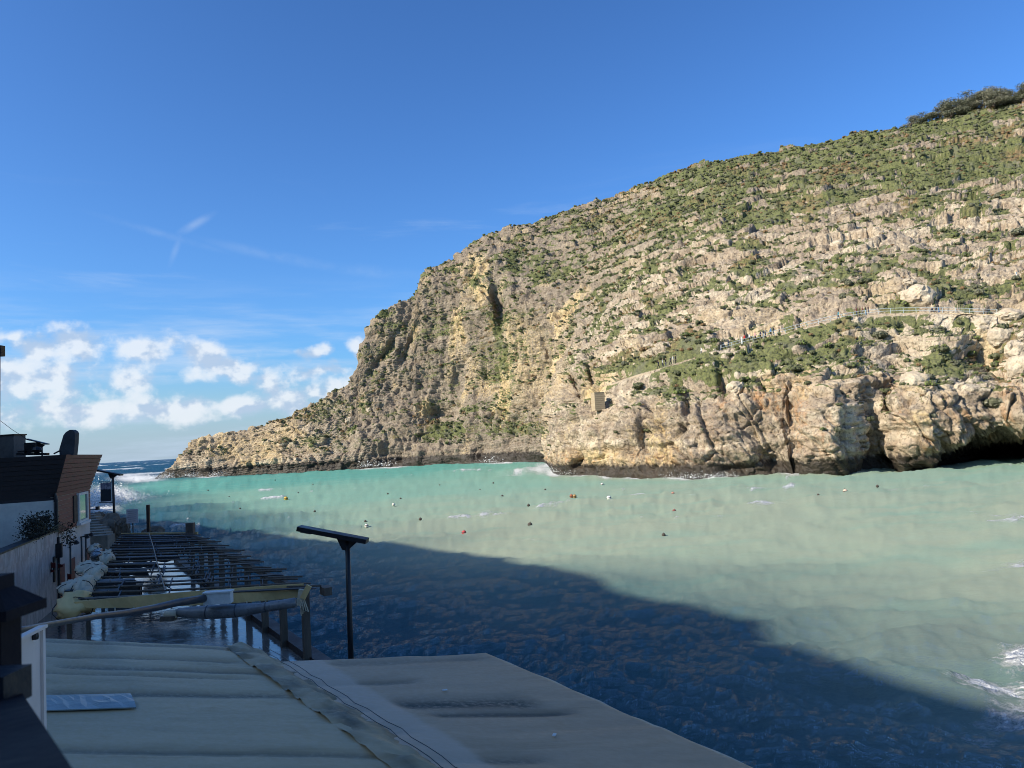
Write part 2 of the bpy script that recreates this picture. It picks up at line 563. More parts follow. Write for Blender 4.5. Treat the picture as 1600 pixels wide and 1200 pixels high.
# ================================================================== THE HEADLAND
# each column runs from the water's edge to the skyline: (px, py, forward distance); 'w' = the water's edge at that distance
COLUMNS = [
    [(243, 'w', 360), (244, 746.5, 360.5), (246, 746, 361)],
    [(256, 'w', 358), (264, 738, 359), (276, 730, 360), (291, 718, 362)],
    [(292, 'w', 353), (295, 728, 354), (298, 710, 357), (303, 693, 360)],
    [(340, 'w', 346), (340, 726, 348), (341, 702, 353), (342, 682, 358)],
    [(400, 'w', 339), (400, 722, 341), (401, 695, 349), (402, 666, 358)],
    [(450, 'w', 334), (450, 720, 337), (450, 690, 345), (451, 667, 352), (452, 651, 358)],
    [(500, 'w', 331), (500, 716, 334), (500, 682, 344), (500, 650, 352), (502, 624, 359)],
    [(550, 'w', 329), (550, 710, 333), (550, 670, 345), (550, 640, 352), (552, 612, 357), (555, 592, 360)],
    [(566, 'w', 328), (566, 705, 332), (566, 665, 343), (566, 630, 351), (568, 590, 355), (570, 552, 357), (573, 537, 360)],
    [(600, 'w', 327), (600, 700, 331), (600, 655, 342), (600, 620, 349), (600, 570, 352), (602, 520, 354), (605, 486, 358)],
    [(645, 'w', 322), (645, 695, 327), (645, 650, 338), (645, 610, 345), (645, 550, 349), (646, 500, 351), (648, 462, 357)],
    [(657, 'w', 319), (657, 695, 325), (657, 650, 336), (657, 600, 343), (657, 540, 347), (657, 490, 349), (658, 446, 352), (660, 430, 356)],
    [(700, 'w', 314), (700, 692, 320), (700, 648, 330), (700, 600, 337), (700, 540, 340), (700, 480, 343), (700, 438, 349), (702, 408, 358)],
    [(740, 'w', 304), (740, 690, 310), (740, 650, 318), (740, 600, 326), (740, 540, 329), (740, 470, 333), (740, 428, 340), (740, 392, 349), (742, 376, 356)],
    [(790, 'w', 295), (790, 688, 300), (790, 655, 306), (790, 600, 311), (790, 540, 313), (790, 480, 316), (790, 440, 323), (792, 400, 336), (795, 360, 356)],
    [(835, 'w', 284), (835, 688, 288), (835, 650, 292), (835, 600, 296), (837, 540, 298), (840, 490, 301), (845, 450, 311), (850, 400, 330), (855, 341, 360)],
    [(866, 'w', 272), (866, 688, 276), (867, 640, 279), (870, 580, 282), (880, 520, 286), (890, 470, 296), (900, 420, 312), (905, 370, 332), (912, 323, 362)],
    [(869, 'w', 262), (869, 690, 258), (870, 640, 262), (876, 580, 268), (890, 530, 272), (905, 480, 284), (915, 430, 302), (925, 380, 324), (935, 315, 362)],
    [(868, 'w', 196), (869, 700, 197), (872, 650, 199), (880, 600, 203), (892, 560, 212), (908, 525, 232), (925, 480, 260), (945, 420, 290), (960, 370, 320), (970, 302, 360)],
    [(869, 'w', 182), (870, 700, 183), (874, 650, 185), (884, 600, 188), (900, 560, 197), (918, 525, 216), (936, 480, 246), (958, 420, 280), (975, 360, 316), (985, 297, 358)],
    [(890, 'w', 176), (891, 700, 177), (895, 650, 179), (905, 600, 182), (920, 560, 190), (936, 525, 206), (953, 480, 232), (975, 420, 268), (995, 350, 312), (1005, 289, 355)],
    [(935, 'w', 164), (935, 700, 165.5), (938, 650, 168), (945, 610, 171), (955, 570, 178), (968, 530, 192), (982, 480, 214), (1002, 420, 246), (1030, 340, 300), (1045, 275, 350)],
    [(1000, 'w', 150), (1000, 700, 151.5), (1000, 650, 154), (1003, 612, 158), (1008, 575, 168), (1018, 530, 182), (1030, 480, 202), (1048, 420, 230), (1075, 330, 285), (1090, 261, 345)],
    [(1100, 'w', 139), (1100, 700, 140.5), (1100, 640, 143), (1100, 600, 147), (1102, 560, 156), (1107, 520, 170), (1115, 470, 188), (1128, 400, 220), (1145, 310, 275), (1155, 247, 335)],
    [(1200, 'w', 136), (1200, 690, 137), (1200, 630, 139), (1200, 590, 142), (1200, 560, 149), (1203, 522, 160), (1208, 470, 178), (1215, 400, 208), (1228, 300, 265), (1235, 234, 325)],
    [(1248, 'w', 135), (1248, 690, 135), (1248, 635, 137), (1248, 590, 140), (1250, 550, 147), (1252, 512, 157), (1256, 460, 174), (1262, 390, 204), (1272, 300, 252), (1278, 227, 318)],
    [(1264, 'w', 131), (1265, 690, 130.5), (1268, 635, 132), (1275, 596, 135), (1280, 560, 142), (1285, 505, 155), (1290, 455, 172), (1297, 385, 202), (1305, 300, 246), (1312, 221, 314)],
    [(1332, 'w', 129), (1330, 690, 128.5), (1330, 640, 130), (1330, 600, 132), (1332, 560, 140), (1335, 497, 152), (1338, 450, 168), (1343, 380, 198), (1350, 290, 245), (1355, 210, 310)],
    [(1345, 'w', 134), (1345, 690, 134), (1345, 640, 134), (1346, 597, 134), (1346, 560, 142), (1349, 495, 152), (1352, 448, 168), (1357, 378, 197), (1363, 290, 243), (1368, 208, 308)],
    [(1398, 'w', 134), (1398, 690, 134), (1398, 645, 134), (1398, 592, 135), (1399, 555, 142), (1400, 490, 150), (1402, 440, 165), (1405, 370, 194), (1408, 290, 235), (1412, 200, 302)],
    [(1413, 'w', 129), (1412, 690, 127), (1411, 645, 127), (1411, 602, 130), (1413, 560, 139), (1415, 489, 149), (1418, 440, 163), (1421, 370, 192), (1424, 290, 232), (1428, 197, 300)],
    [(1440, 'w', 133), (1440, 716, 133), (1441, 706, 126), (1443, 690, 124.5), (1446, 640, 125), (1450, 598, 128), (1450, 560, 136), (1450, 489, 147), (1452, 440, 161), (1455, 370, 190), (1458, 280, 232), (1460, 190, 297)],
    [(1490, 'w', 150), (1490, 704, 146), (1490, 692, 141), (1490, 682, 123), (1492, 640, 124.5), (1495, 600, 127), (1498, 560, 134), (1500, 490, 145), (1502, 440, 158), (1505, 365, 187), (1508, 275, 230), (1510, 176, 292)],
    [(1545, 'w', 158), (1545, 696, 152), (1545, 680, 146), (1545, 668, 124), (1546, 630, 126), (1548, 600, 128), (1550, 560, 134), (1552, 492, 143), (1553, 440, 155), (1555, 360, 185), (1556, 270, 228), (1558, 166, 286)],
    [(1610, 'w', 160), (1610, 692, 154), (1610, 670, 148), (1610, 656, 122), (1611, 620, 124), (1612, 590, 127), (1614, 545, 132), (1615, 492, 140), (1616, 435, 153), (1617, 350, 182), (1618, 260, 226), (1620, 154, 280)],
    [(1760, 'w', 120), (1760, 700, 119), (1760, 640, 118), (1760, 600, 120), (1760, 560, 124), (1760, 520, 128), (1760, 480, 135), (1760, 420, 148), (1760, 330, 178), (1760, 240, 222), (1765, 130, 275)],
    [(2100, 'w', 100), (2100, 690, 100), (2100, 640, 101), (2100, 600, 103), (2100, 560, 107), (2100, 510, 112), (2100, 460, 120), (2100, 400, 135), (2100, 300, 165), (2100, 190, 205), (2110, 70, 260)],
]
NVF, NVB, NU = 500, 26, 1040


def resample(pts, w, n):
    s = np.concatenate([[0], np.cumsum(w)])
    t = np.linspace(0, s[-1], n)
    return np.stack([np.interp(t, s, pts[:, i]) for i in range(3)], -1)


front, back = [], []
for c in COLUMNS:
    p = []
    for (px, py, Y) in c:
        if py == 'w':
            d = raydir(px, 700.0)
            base = np.array([(px - 800) / FPX * Y * 1.0, Y, 0.0])
            # x such that the point projects to px
            for _ in range(4):
                qx = project(base)[0]
                base[0] += (px - qx) / FPX * Y
            p.append(base + np.array([0, 0.5, -3.0]))
            p.append(base)
        else:
            p.append(at(px, py, Y))
    p = np.array(p)
    X, Yp, _f = project(p)
    seg = np.hypot(np.diff(X), np.diff(Yp))
    d3 = np.linalg.norm(np.diff(p, axis=0), axis=1) * FPX / p[:-1, 1]
    w = np.maximum(np.abs(np.diff(Yp)), 0.12 * d3) + 0.5
    w[0] *= 0.4
    # a smooth curve through the given points
    fine = resample(p, w, 200)
    k = np.ones(13) / 13; k = np.concatenate([np.zeros(3), np.ones(7) / 7, np.zeros(3)])
    for i in range(3):
        ext = np.concatenate([np.full(6, fine[0, i]), fine[:, i], np.full(6, fine[-1, i])])
        # ends keep their slope
        ext[:6] = fine[0, i] + (fine[0, i] - fine[1, i]) * np.arange(6, 0, -1)
        ext[-6:] = fine[-1, i] + (fine[-1, i] - fine[-2, i]) * np.arange(1, 7)
        fine[:, i] = np.convolve(ext, k, 'valid')
    front.append(resample(fine, np.ones(199), NVF))
    top = fine[-1]
    out = (top - CAM) / np.linalg.norm((top - CAM)[:2])
    left = ss(top[0], 20.0, 60.0)          # the headland's back falls to the sea on the left, the hill goes on at the right
    bp = [top + out * 5 * np.array([1, 1, 0]) + np.array([0, 0, max(0, out[2]) * 5 * 0.55 + 0.1]),
          top + np.array([out[0] * 30, out[1] * 30, 0]) + np.array([0, 0, 4 * left - 6 * (1 - left)]),
          top + np.array([out[0] * 80, out[1] * 80, 0]) + np.array([0, 0, 8 * left - 0.6 * top[2] * (1 - left)]),
          np.array([top[0] + out[0] * 150, top[1] + out[1] * 150, (top[2] + 6) * left - 6 * (1 - left)]),
          np.array([top[0] + out[0] * 260, top[1] + out[1] * 260, (top[2] - 30) * left - 8 * (1 - left)])]
    back.append(resample(np.vstack([top[None], bp]), np.array([1, 4, 6, 7, 8.0]), NVB + 1)[1:])
CP = np.concatenate([np.array(front), np.array(back)], axis=1)       # (columns, NVF+NVB, 3)
# across the columns: monotone cubic
PXs = np.array([[project(q)[0] for q in row[:NVF:50]] for row in CP])
d3 = np.linalg.norm(np.diff(CP[:, :NVF:50], axis=0), axis=2) * FPX / np.maximum(CP[:-1, :NVF:50, 1], 1)
su = np.maximum(np.abs(np.diff(PXs, axis=0)), 0.35 * d3).mean(1) + 1.0
su[-1] *= 0.15
su[-2] *= 0.75
S = np.concatenate([[0], np.cumsum(su)])
tu = np.linspace(0, S[-1] - 1e-6, NU)
ki = np.clip(np.searchsorted(S, tu, 'right') - 1, 0, len(S) - 2)
h = np.diff(S)
dl = np.diff(CP, axis=0) / h[:, None, None]
m = np.zeros_like(CP)
a_, b_ = dl[:-1], dl[1:]
m[1:-1] = np.where(a_ * b_ > 0, 2 * a_ * b_ / np.where(np.abs(a_ + b_) < 1e-9, 1, a_ + b_), 0)
m[0], m[-1] = dl[0], dl[-1]
t = ((tu - S[ki]) / h[ki])[:, None, None]
hh = h[ki][:, None, None]
P = ((2 * t**3 - 3 * t**2 + 1) * CP[ki] + (t**3 - 2 * t**2 + t) * hh * m[ki]
     + (-2 * t**3 + 3 * t**2) * CP[ki + 1] + (t**3 - t**2) * hh * m[ki + 1])


def grid_normals(P):
    du, dv = np.gradient(P, axis=0), np.gradient(P, axis=1)
    n = np.cross(dv, du)
    n /= np.maximum(np.linalg.norm(n, axis=-1, keepdims=True), 1e-9)
    # outwards: towards the viewer's side or up
    return n


N0 = grid_normals(P)
if N0[:, :NVF, 2].mean() < 0:
    N0 = -N0
# smooth the base normals so that displacement does not fold
for ax in (0, 1):
    for _ in range(2):
        kk = 9
        pad = np.concatenate([np.repeat(np.take(N0, [0], ax), kk, ax), N0, np.repeat(np.take(N0, [-1], ax), kk, ax)], ax)
        cs = np.cumsum(pad, axis=ax)
        hi = np.take(cs, range(2 * kk, pad.shape[ax]), ax)
        lo = np.concatenate([np.zeros_like(np.take(cs, [0], ax)), np.take(cs, range(0, pad.shape[ax] - 2 * kk - 1), ax)], ax)
        N0 = (hi - lo) / (2 * kk + 1)
N0 /= np.maximum(np.linalg.norm(N0, axis=-1, keepdims=True), 1e-9)

cl = 1 - ss(N0[..., 2], 0.50, 0.80)                  # 1 = cliff face, 0 = slope
bpx, bpyy, bf = project(P)
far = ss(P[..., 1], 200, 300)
zz = P[..., 2]
low = ss(zz, -1, 4)                                  # keep the water's edge where it is
tipw = ss(P[..., 0], -178, -150)                     # the low tip of the headland is smaller in relief
# dents and gullies seen in the cliff: (px, py, rx, ry, lean, depth in metres)
DENTS = [(781, 478, 10, 36, 0.1, 12), (898, 600, 6, 30, 0.35, 7), (924, 588, 4, 24, 0.15, 4), (692, 652, 30, 18, -0.5, 8), (815, 662, 13, 12, 0, 6),
         (757, 706, 16, 12, 0, 5), (603, 556, 8, 44, -0.6, 5), (642, 540, 7, 32, -0.4, 4), (1010, 690, 8, 48, -0.05, 2.2), (911, 722, 4, 16, -0.4, 3),
         (665, 690, 22, 12, -0.3, 6), (766, 600, 10, 30, 0, 4), (1240, 650, 7, 36, 0.2, 1.5), (1206, 720, 16, 10, 0, 2.5), (1150, 735, 30, 6, 0, 1.5),
         (1540, 560, 26, 34, 0.3, 6), (860, 560, 6, 40, 0.2, 4), (720, 590, 8, 40, -0.2, 4), (940, 640, 6, 20, 0.3, 2.5), (1080, 640, 7, 26, 0.2, 3),
         (1130, 600, 6, 22, 0.2, 2.5), (1385, 700, 12, 24, 0, 4), (610, 715, 30, 10, 0, 4)]
dent = np.zeros_like(zz)
for (px, py, rx, ry, lean, dep) in DENTS:
    dy = bpyy - py
    r2 = ((bpx - px - lean * dy) / rx) ** 2 + (dy / ry) ** 2
    dent += dep * np.exp(-r2 * 1.2) * (1 if px > 860 else 1) * np.where(bf < (230 if px > 868 and py > 540 else 1e9), 1, 0)
BUMPS = [(1300, 665, 26, 50, 0.15, 3.0), (1372, 655, 14, 26, 0.3, 3.0), (1445, 660, 26, 40, 0.2, 2.0), (905, 640, 14, 30, 0.3, 2.0),
         (930, 690, 20, 30, 0, 2.0), (980, 660, 20, 40, 0.2, 2.5), (1055, 650, 22, 50, 0.1, 2.5), (1120, 670, 22, 46, 0.15, 2.0), (1170, 640, 22, 50, 0.2, 2.0),
         (640, 660, 26, 20, 0, 4), (735, 655, 26, 18, 0, 5), (570, 690, 20, 18, 0, 3), (820, 620, 16, 50, 0, 4), (850, 690, 20, 20, 0, 3)]
for (px, py, rx, ry, lean, dep) in BUMPS:
    dy = bpyy - py
    r2 = ((bpx - px - lean * dy) / rx) ** 2 + (dy / ry) ** 2
    dent -= dep * np.exp(-r2 * 1.2)

n_big = fbm(P, 24, 3, 0.55, off=1)
_ps = P.copy()
_ps[..., 0] = P[..., 0] + 0.40 * P[..., 2] * (1 - far)
n_flute = fbm(_ps, 7.0, 3, 0.55, (1, 1, 0.22), off=2, ridge=True)
n_mid = fbm(P, 5.0, 3, 0.55, (1, 1, 0.8), off=3)
LEANX = np.array([1.0, 1.0, 1.0])
PS = P.copy()
PS[..., 0] = P[..., 0] + 0.45 * P[..., 2] * (1 - far)          # the near cliff breaks along leaning joints
PS[..., 2] = P[..., 2] - 0.09 * P[..., 0]
w1, c1, r1, f1 = worley(PS + fbm(P, 6, 2, off=8)[..., None] * 1.2, 8.0, (1, 1, 0.45))
w2, c2, r2, f2 = worley(PS + fbm(P, 2.5, 2, off=9)[..., None] * 0.5, 3.0, (1, 1, 0.70), 5)
w3, c3, r3, f3 = worley(PS + fbm(P, 1.2, 2, off=12)[..., None] * 0.2, 1.25, (1, 1, 1.1), 9)
disp_cliff = 2.6 * n_big + 2.0 * (n_flute + 0.2) + 0.4 * n_mid + 0.8 * (ss(c1, 0, 0.10) - 0.85) + 1.0 * (r1 - 0.5) + 2.6 * f1 \
    + 0.45 * (ss(c2, 0, 0.12) - 0.8) + 0.7 * (r2 - 0.5) + 1.7 * f2 + 0.30 * (r3 - 0.5) + 0.75 * f3
disp_slope = 1.6 * n_big + 0.6 * n_mid + 0.6 * (r1 - 0.5) + 1.5 * f1 + 0.55 * (r2 - 0.4) + 1.1 * f2 + 0.3 * (ss(c2, 0, 0.15) - 0.8) + 0.30 * (r3 - 0.5) + 0.6 * f3
w4, c4, r4, f4 = worley(P + fbm(P, 3.0, 2, off=14)[..., None] * 0.8, 5.0, (0.65, 0.65, 1.9), 13)
w5, c5, r5, f5 = worley(P + fbm(P, 1.2, 2, off=15)[..., None] * 0.3, 1.9, (0.75, 0.75, 1.7), 17)
disp_slope = 1.6 * n_big + 0.6 * n_mid + 1.9 * (r4 - 0.5) + 2.2 * f4 + 0.5 * (r5 - 0.5) + 0.7 * f5 + 0.8 * (ss(c4, 0, 0.10) - 0.85) + 0.25 * (ss(c5, 0, 0.15) - 0.8)
amp = 0.25 + 0.75 * low
sz = (0.45 + 0.55 * tipw)
disp = (disp_cliff * cl + disp_slope * (1 - cl)) * amp * sz
Q = P + N0 * disp[..., None]
viewh = np.stack([P[..., 0], P[..., 1], np.zeros_like(zz)], -1)
viewh /= np.maximum(np.linalg.norm(viewh, axis=-1, keepdims=True), 1e-9)
Q += viewh * (dent * np.clip(low + 0.4, 0, 1))[..., None]
# limestone beds stand out as ledges, dipping a little to the left
bed = Q[..., 2] - 0.09 * Q[..., 0] + 1.6 * fbm(Q, 30, 2, off=4)
hb = 3.4
fr = bed / hb + 0.35 * fbm(Q, 9, 2, off=5)
fl = np.floor(fr)
fr = fr - fl
bedr = _T[(fl.astype(np.int64) * 7) & 63, 3, 9]
stair = ss(fr, 0.0, 0.42) - fr
patch = ss(fbm(Q, 22, 2, off=6), -0.35, 0.25)
Q[..., 2] += stair * hb * (0.45 * (1 - cl) + (0.08 + 0.24 * far) * cl) * patch * (0.5 + bedr) * amp * sz
Q += N0 * (stair * 0.8 * cl * amp * sz)[..., None]
# small bedding on the cliffs and broken rock everywhere
fr2 = bed / 0.9 + 0.5 * fbm(Q, 4, 2, off=7)
fr2 = fr2 - np.floor(fr2)
Q += N0 * ((ss(fr2, 0.0, 0.5) - fr2) * (0.18 + 0.34 * np.maximum(far, 1 - cl)) * amp)[..., None]
rough_n = fbm(Q, 1.5, 3, 0.6, off=10, ridge=True)
Q += N0 * (rough_n * 0.22 * (0.5 + 0.5 * patch) * amp)[..., None]


def lookup_table(Q):
    """nearest land vertex for every 2x2 pixel cell of the photograph"""
    px, py, f = project(Q[:, :NVF])
    ix, iy = np.floor(px / 2).astype(int), np.floor(py / 2).astype(int)
    ok = (ix >= 0) & (ix < 810) & (iy >= 0) & (iy < 600)
    ids = np.flatnonzero(ok.ravel())
    order = np.argsort(-f.ravel()[ids], kind='stable')
    ids = ids[order]
    tab = np.full((810, 600), -1, np.int64)
    tab[ix.ravel()[ids], iy.ravel()[ids]] = ids
    return tab


def land_at(px, py):
    """the land point seen at a pixel and its normal"""
    i, j = int(px // 2), int(py // 2)
    for r in range(0, 8):
        lo_i, hi_i, lo_j, hi_j = max(0, i - r), min(810, i + r + 1), max(0, j - r), min(600, j + r + 1)
        sub = LTAB[lo_i:hi_i, lo_j:hi_j]
        g = sub[sub >= 0]
        if len(g):
            k = g[len(g) // 2] if r == 0 else g[np.argmin(QF.reshape(-1, 3)[g][:, 1])]
            return QF.reshape(-1, 3)[k].copy(), NFL.reshape(-1, 3)[k].copy()
    return at(px, py, 200.0), np.array([0, -0.5, 0.8])


QF = Q[:, :NVF]
NFL = grid_normals(Q)[:, :NVF]
if NFL[..., 2].mean() < 0:
    NFL = -NFL
LTAB = lookup_table(Q)

# ---- the footpath is cut into the slope
PATH_PX = [(958, 600), (980, 592), (1003, 584), (1030, 578), (1060, 568), (1100, 555), (1140, 545), (1170, 536), (1200, 528), (1230, 521),
           (1260, 512), (1290, 505), (1320, 499), (1350, 494), (1380, 491), (1420, 490), (1460, 490), (1500, 491), (1540, 493), (1575, 494), (1620, 493), (1680, 490)]
_base_idx = lookup_table(P)
PF = P[:, :NVF].reshape(-1, 3)


def base_at(px, py):
    i, j = int(px // 2), int(py // 2)
    for r in range(0, 10):
        sub = _base_idx[max(0, i - r):i + r + 1, max(0, j - r):j + r + 1]
        g = sub[sub >= 0]
        if len(g):
            return PF[g].mean(0)
    return at(px, py, 150.0)


pth = np.array([base_at(x, y)[1] for (x, y) in PATH_PX[:-2]] + [141.0, 138.0])
for _ in range(3):
    pth[1:-1] = (pth[:-2] + 2 * pth[1:-1] + pth[2:]) / 4
PATH = np.array([at(x, y, Y) for (x, y), Y in zip(PATH_PX, pth)])
for _ in range(1):
    PATH[1:-1] = (PATH[:-2] + 4 * PATH[1:-1] + PATH[2:]) / 6
cum = np.concatenate([[0], np.cumsum(np.linalg.norm(np.diff(PATH, axis=0), axis=1))])
PATHF = np.stack([np.interp(np.linspace(0, cum[-1], 160), cum, PATH[:, i]) for i in range(3)], -1)
PATHLEN = cum[-1]
sel = np.flatnonzero(((Q[..., 1] < 240) & (Q[..., 2] > 8) & (Q[..., 2] < 48)).ravel())
Qs = Q.reshape(-1, 3)
best = np.full(len(sel), 1e9)
bz = np.zeros(len(sel))
for k in range(0, 160):
    d2 = (Qs[sel, 0] - PATHF[k, 0]) ** 2 + (Qs[sel, 1] - PATHF[k, 1]) ** 2
    mm = d2 < best
    best[mm] = d2[mm]
    bz[mm] = PATHF[k, 2]
dist = np.sqrt(best)
wgt = 1 - ss(dist, 1.5, 4.0)
nearz = np.abs(Qs[sel, 2] - bz) < 7
wgt *= nearz
newz = Qs[sel, 2] * (1 - wgt) + (bz - 0.12) * wgt
Qs[sel, 2] = newz
pathmask = np.zeros(len(Qs))
pathmask[sel] = wgt
Q = Qs.reshape(Q.shape)

N1 = grid_normals(Q)
if N1[:, :NVF, 2].mean() < 0:
    N1 = -N1
QF, NFL = Q[:, :NVF], N1[:, :NVF]
LTAB = lookup_table(Q)

# ---- what grows where
qx, qy, qf = project(Q)
v_big = fbm(Q, 9, 3, 0.65, off=20)
v_fine = fbm(Q, 3.2, 2, 0.6, off=21)
bias = 0.06 + 0.0 * qx
bias += 0.42 * ss(Q[..., 2], 46, 95) * ss(qx, 780, 1150)             # greener towards the top of the hill
bias += 0.10 * ss(Q[..., 2], 40, 90) * (1 - ss(qx, 780, 1150))
bias += 0.08 * ss(qx, 1120, 1250) * ss(Q[..., 2], 17, 24) * (1 - ss(Q[..., 2], 34, 50))
bias -= 0.65 * (1 - ss(Q[..., 2], 5, 11))
bias -= 0.35 * cl * (1 - far)
bias -= 0.10 * cl * far
PATCHES = [(800, 672, 60, 12, 0.9), (695, 672, 30, 14, 0.9), (500, 655, 60, 22, 0.30), (560, 630, 40, 20, 0.35), (780, 560, 26, 60, 0.55), (1075, 545, 14, 40, 0.4),
           (1040, 575, 40, 14, 0.5), (1000, 610, 60, 14, 0.35), (1290, 520, 60, 14, 0.35), (1390, 505, 40, 14, 0.45), (1220, 560, 70, 16, 0.2), (1300, 555, 50, 14, 0.2),
           (1100, 590, 50, 14, 0.3), (1015, 690, 10, 45, 0.5), (1440, 660, 6, 50, 0.35), (1350, 690, 12, 40, -0.6), (690, 440, 60, 20, 0.15), (1030, 470, 30, 60, 0.25), (1480, 560, 30, 14, 0.3),
           (330, 690, 60, 30, -0.5), (1230, 440, 90, 40, -0.15), (1000, 380, 80, 30, -0.15), (1500, 400, 90, 20, -0.2), (1560, 455, 50, 16, 0.35)]
for (px, py, rx, ry, k) in PATCHES:
    bias += k * np.exp(-(((qx - px) / rx) ** 2 + ((qy - py) / ry) ** 2))
bedc = np.stack([Q[..., 0] * 0.10, Q[..., 1] * 0.10, bed], -1)
band1 = fbm(bedc, 3.6, 2, 0.6, off=33)
band2 = fbm(bedc, 1.5, 2, 0.6, off=34)
veg = 0.60 * v_big + 0.50 * v_fine + 0.55 * band1 + bias + 0.55 * (N1[..., 2] - 0.62)
veg = ss(veg, -0.02, 0.26)
pm = pathmask.reshape(veg.shape)
veg *= 1 - ss(pm, 0.6, 0.95)
ochre = ss(fbm(Q, 11, 3, 0.55, (1, 1, 0.4), off=23), 0.02, 0.42) * (0.35 + 0.65 * cl) * (1 - ss(Q[..., 2], 26, 60) * (1 - far))
ochre = np.maximum(ochre, np.exp(-((qx - 345) / 75) ** 2) * ss(qy, 730, 705) * 1.0 * ss(fbm(Q, 8, 2, off=24), -0.6, 0.1))
ochre = np.maximum(ochre, 0.75 * cl * np.exp(-((qx - 830) / 55) ** 2 - ((qy - 570) / 60) ** 2))
rust = ss(fbm(Q, 6, 3, 0.6, (1, 1, 0.35), off=25), 0.12, 0.5) * cl * (1 - ss(Q[..., 2], 12, 24)) * (1 - far) * ss(qx, 1040, 1120)
rust = np.maximum(rust, 0.8 * ss(Q[..., 2], 7, 3.2) * ss(fbm(Q, 2.0, 2, off=26), -0.2, 0.3) * (1 - far) * ss(qx, 1300, 1000))
for (px, py, rx, ry, k) in ((1575, 600, 18, 22, 1.0), (1250, 650, 14, 60, 0.9), (1290, 690, 26, 34, 0.6), (1360, 700, 16, 20, 0.8), (1480, 660, 20, 30, 0.6), (1405, 640, 10, 40, 0.6), (1110, 680, 16, 40, 0.5)):
    rust = np.maximum(rust, k * np.exp(-((qx - px) / rx) ** 2 - ((qy - py) / ry) ** 2))
ochre = np.maximum(ochre, 0.9 * np.exp(-((qx - 930) / 70) ** 2 - ((qy - 715) / 16) ** 2) * (1 - far))
grey = ss(fbm(Q, 17, 3, 0.55, off=27), -0.25, 0.30)
grey = np.clip(grey * (0.75 + 0.35 * far) + 0.55 * far * (1 - 0.8 * ochre) * ss(qx, 480, 600) + 0.10, 0, 1)  # the far term greys the rock in place of grazing-sun shading
dry = ss(fbm(Q, 16, 3, 0.6, off=28), 0.10, 0.50)

# ---- the rock and its ground cover
M_ROCK, t = new_mat('limestone_hillside')
pos = t.n('ShaderNodeNewGeometry').outputs['Position']
sep = t.n('ShaderNodeSeparateXYZ')
t.link(pos, sep.inputs[0])
nA = t.noise(pos, 0.45, 6.0, 0.62)
nB = t.noise(pos, 1.4, 6.0, 0.68)
nC = t.noise(t.mapping(pos, (1, 1, 0.22)), 1.1, 5.0, 0.6)
nV = t.voronoi(pos, 1.1)
nL = t.noise(pos, 0.085, 4.0, 0.6)
rock = t.mix(t.sstep(nA, 0.34, 0.66), (0.325, 0.25, 0.175), (0.58, 0.49, 0.365))
rock = t.mix(t.sstep(nL, 0.40, 0.62, 0.0, 0.55), rock, (0.30, 0.225, 0.155))
rock = t.mix(t.sstep(t.attr('beds'), 0.05, 0.55, 0.0, 0.55), rock, (0.62, 0.54, 0.41))
rock = t.mix(t.sstep(t.attr('beds'), -0.05, -0.55, 0.0, 0.50), rock, (0.23, 0.18, 0.13))
rock = t.mix(t.math('MULTIPLY', t.attr('farshade'), t.sstep(nA, 0.25, 0.75, 0.90, 0.45)), rock, (0.175, 0.140, 0.105))  # far cliff darkened in colour for the weaker sun it catches
rock = t.mix(t.math('MULTIPLY', t.attr('ochre'), t.sstep(nC, 0.30, 0.62, 0.35, 1.0)), rock, (0.60, 0.45, 0.23))
rock = t.mix(t.math('MULTIPLY', t.attr('grey'), t.sstep(nB, 0.38, 0.60, 0.05, 0.90)), rock, (0.235, 0.195, 0.155))
rock = t.mix(t.math('MULTIPLY', t.attr('rust'), t.sstep(t.math('ADD', t.math('MULTIPLY', nC, 0.6), t.math('MULTIPLY', nB, 0.4)), 0.42, 0.60, 0.0, 0.8)), rock, (0.42, 0.225, 0.10))
pits = t.sstep(t.noise(pos, 1.9, 5.0, 0.72), 0.36, 0.52, 0.30, 1.0)
rock = t.mix(1.0, rock, t.n('ShaderNodeCombineColor').outputs[0], 'MIX') if False else rock
stain = t.sstep(t.noise(t.mapping(pos, (1, 1, 0.10)), 0.7, 5.0, 0.65), 0.52, 0.66, 0.0, 0.6)
rock = t.mix(t.math('MULTIPLY', stain, t.attr('cliff')), rock, (0.135, 0.115, 0.095))
pc = t.n('ShaderNodeCombineColor')
for i in range(3):
    t.link(pits, pc.inputs[i])
rock = t.mix(0.75, rock, pc.outputs[0], 'MULTIPLY')
# black algae band where the sea washes the foot of the cliff
band_h = t.math('ADD', 2.7, t.math('MULTIPLY', t.math('SUBTRACT', nC, 0.5), 3.0))
band_h = t.math('ADD', band_h, t.math('MULTIPLY', t.attr('far'), 1.5))
band = t.sstep(t.math('SUBTRACT', band_h, sep.outputs[2]), -0.35, 0.45)
rock = t.mix(t.math('MULTIPLY', band, 0.93), rock, (0.026, 0.021, 0.017))
nD = t.noise(pos, 2.6, 4.0, 0.7)
g = t.mix(t.sstep(nD, 0.36, 0.64), (0.062, 0.074, 0.030), (0.145, 0.162, 0.052))
g = t.mix(t.math('MULTIPLY', t.attr('dry'), t.sstep(nA, 0.42, 0.58, 0.2, 0.95)), g, t.mix(t.sstep(nD, 0.4, 0.6), (0.13, 0.085, 0.045), (0.25, 0.165, 0.08)))
g = t.mix(t.sstep(t.noise(pos, 0.21, 3.0, 0.5), 0.54, 0.66, 0.0, 0.7), g, (0.125, 0.130, 0.085))
vm = t.sstep(t.math('ADD', t.attr('veg'), t.math('MULTIPLY', t.math('SUBTRACT', nB, 0.5), 1.3)), 0.38, 0.62)
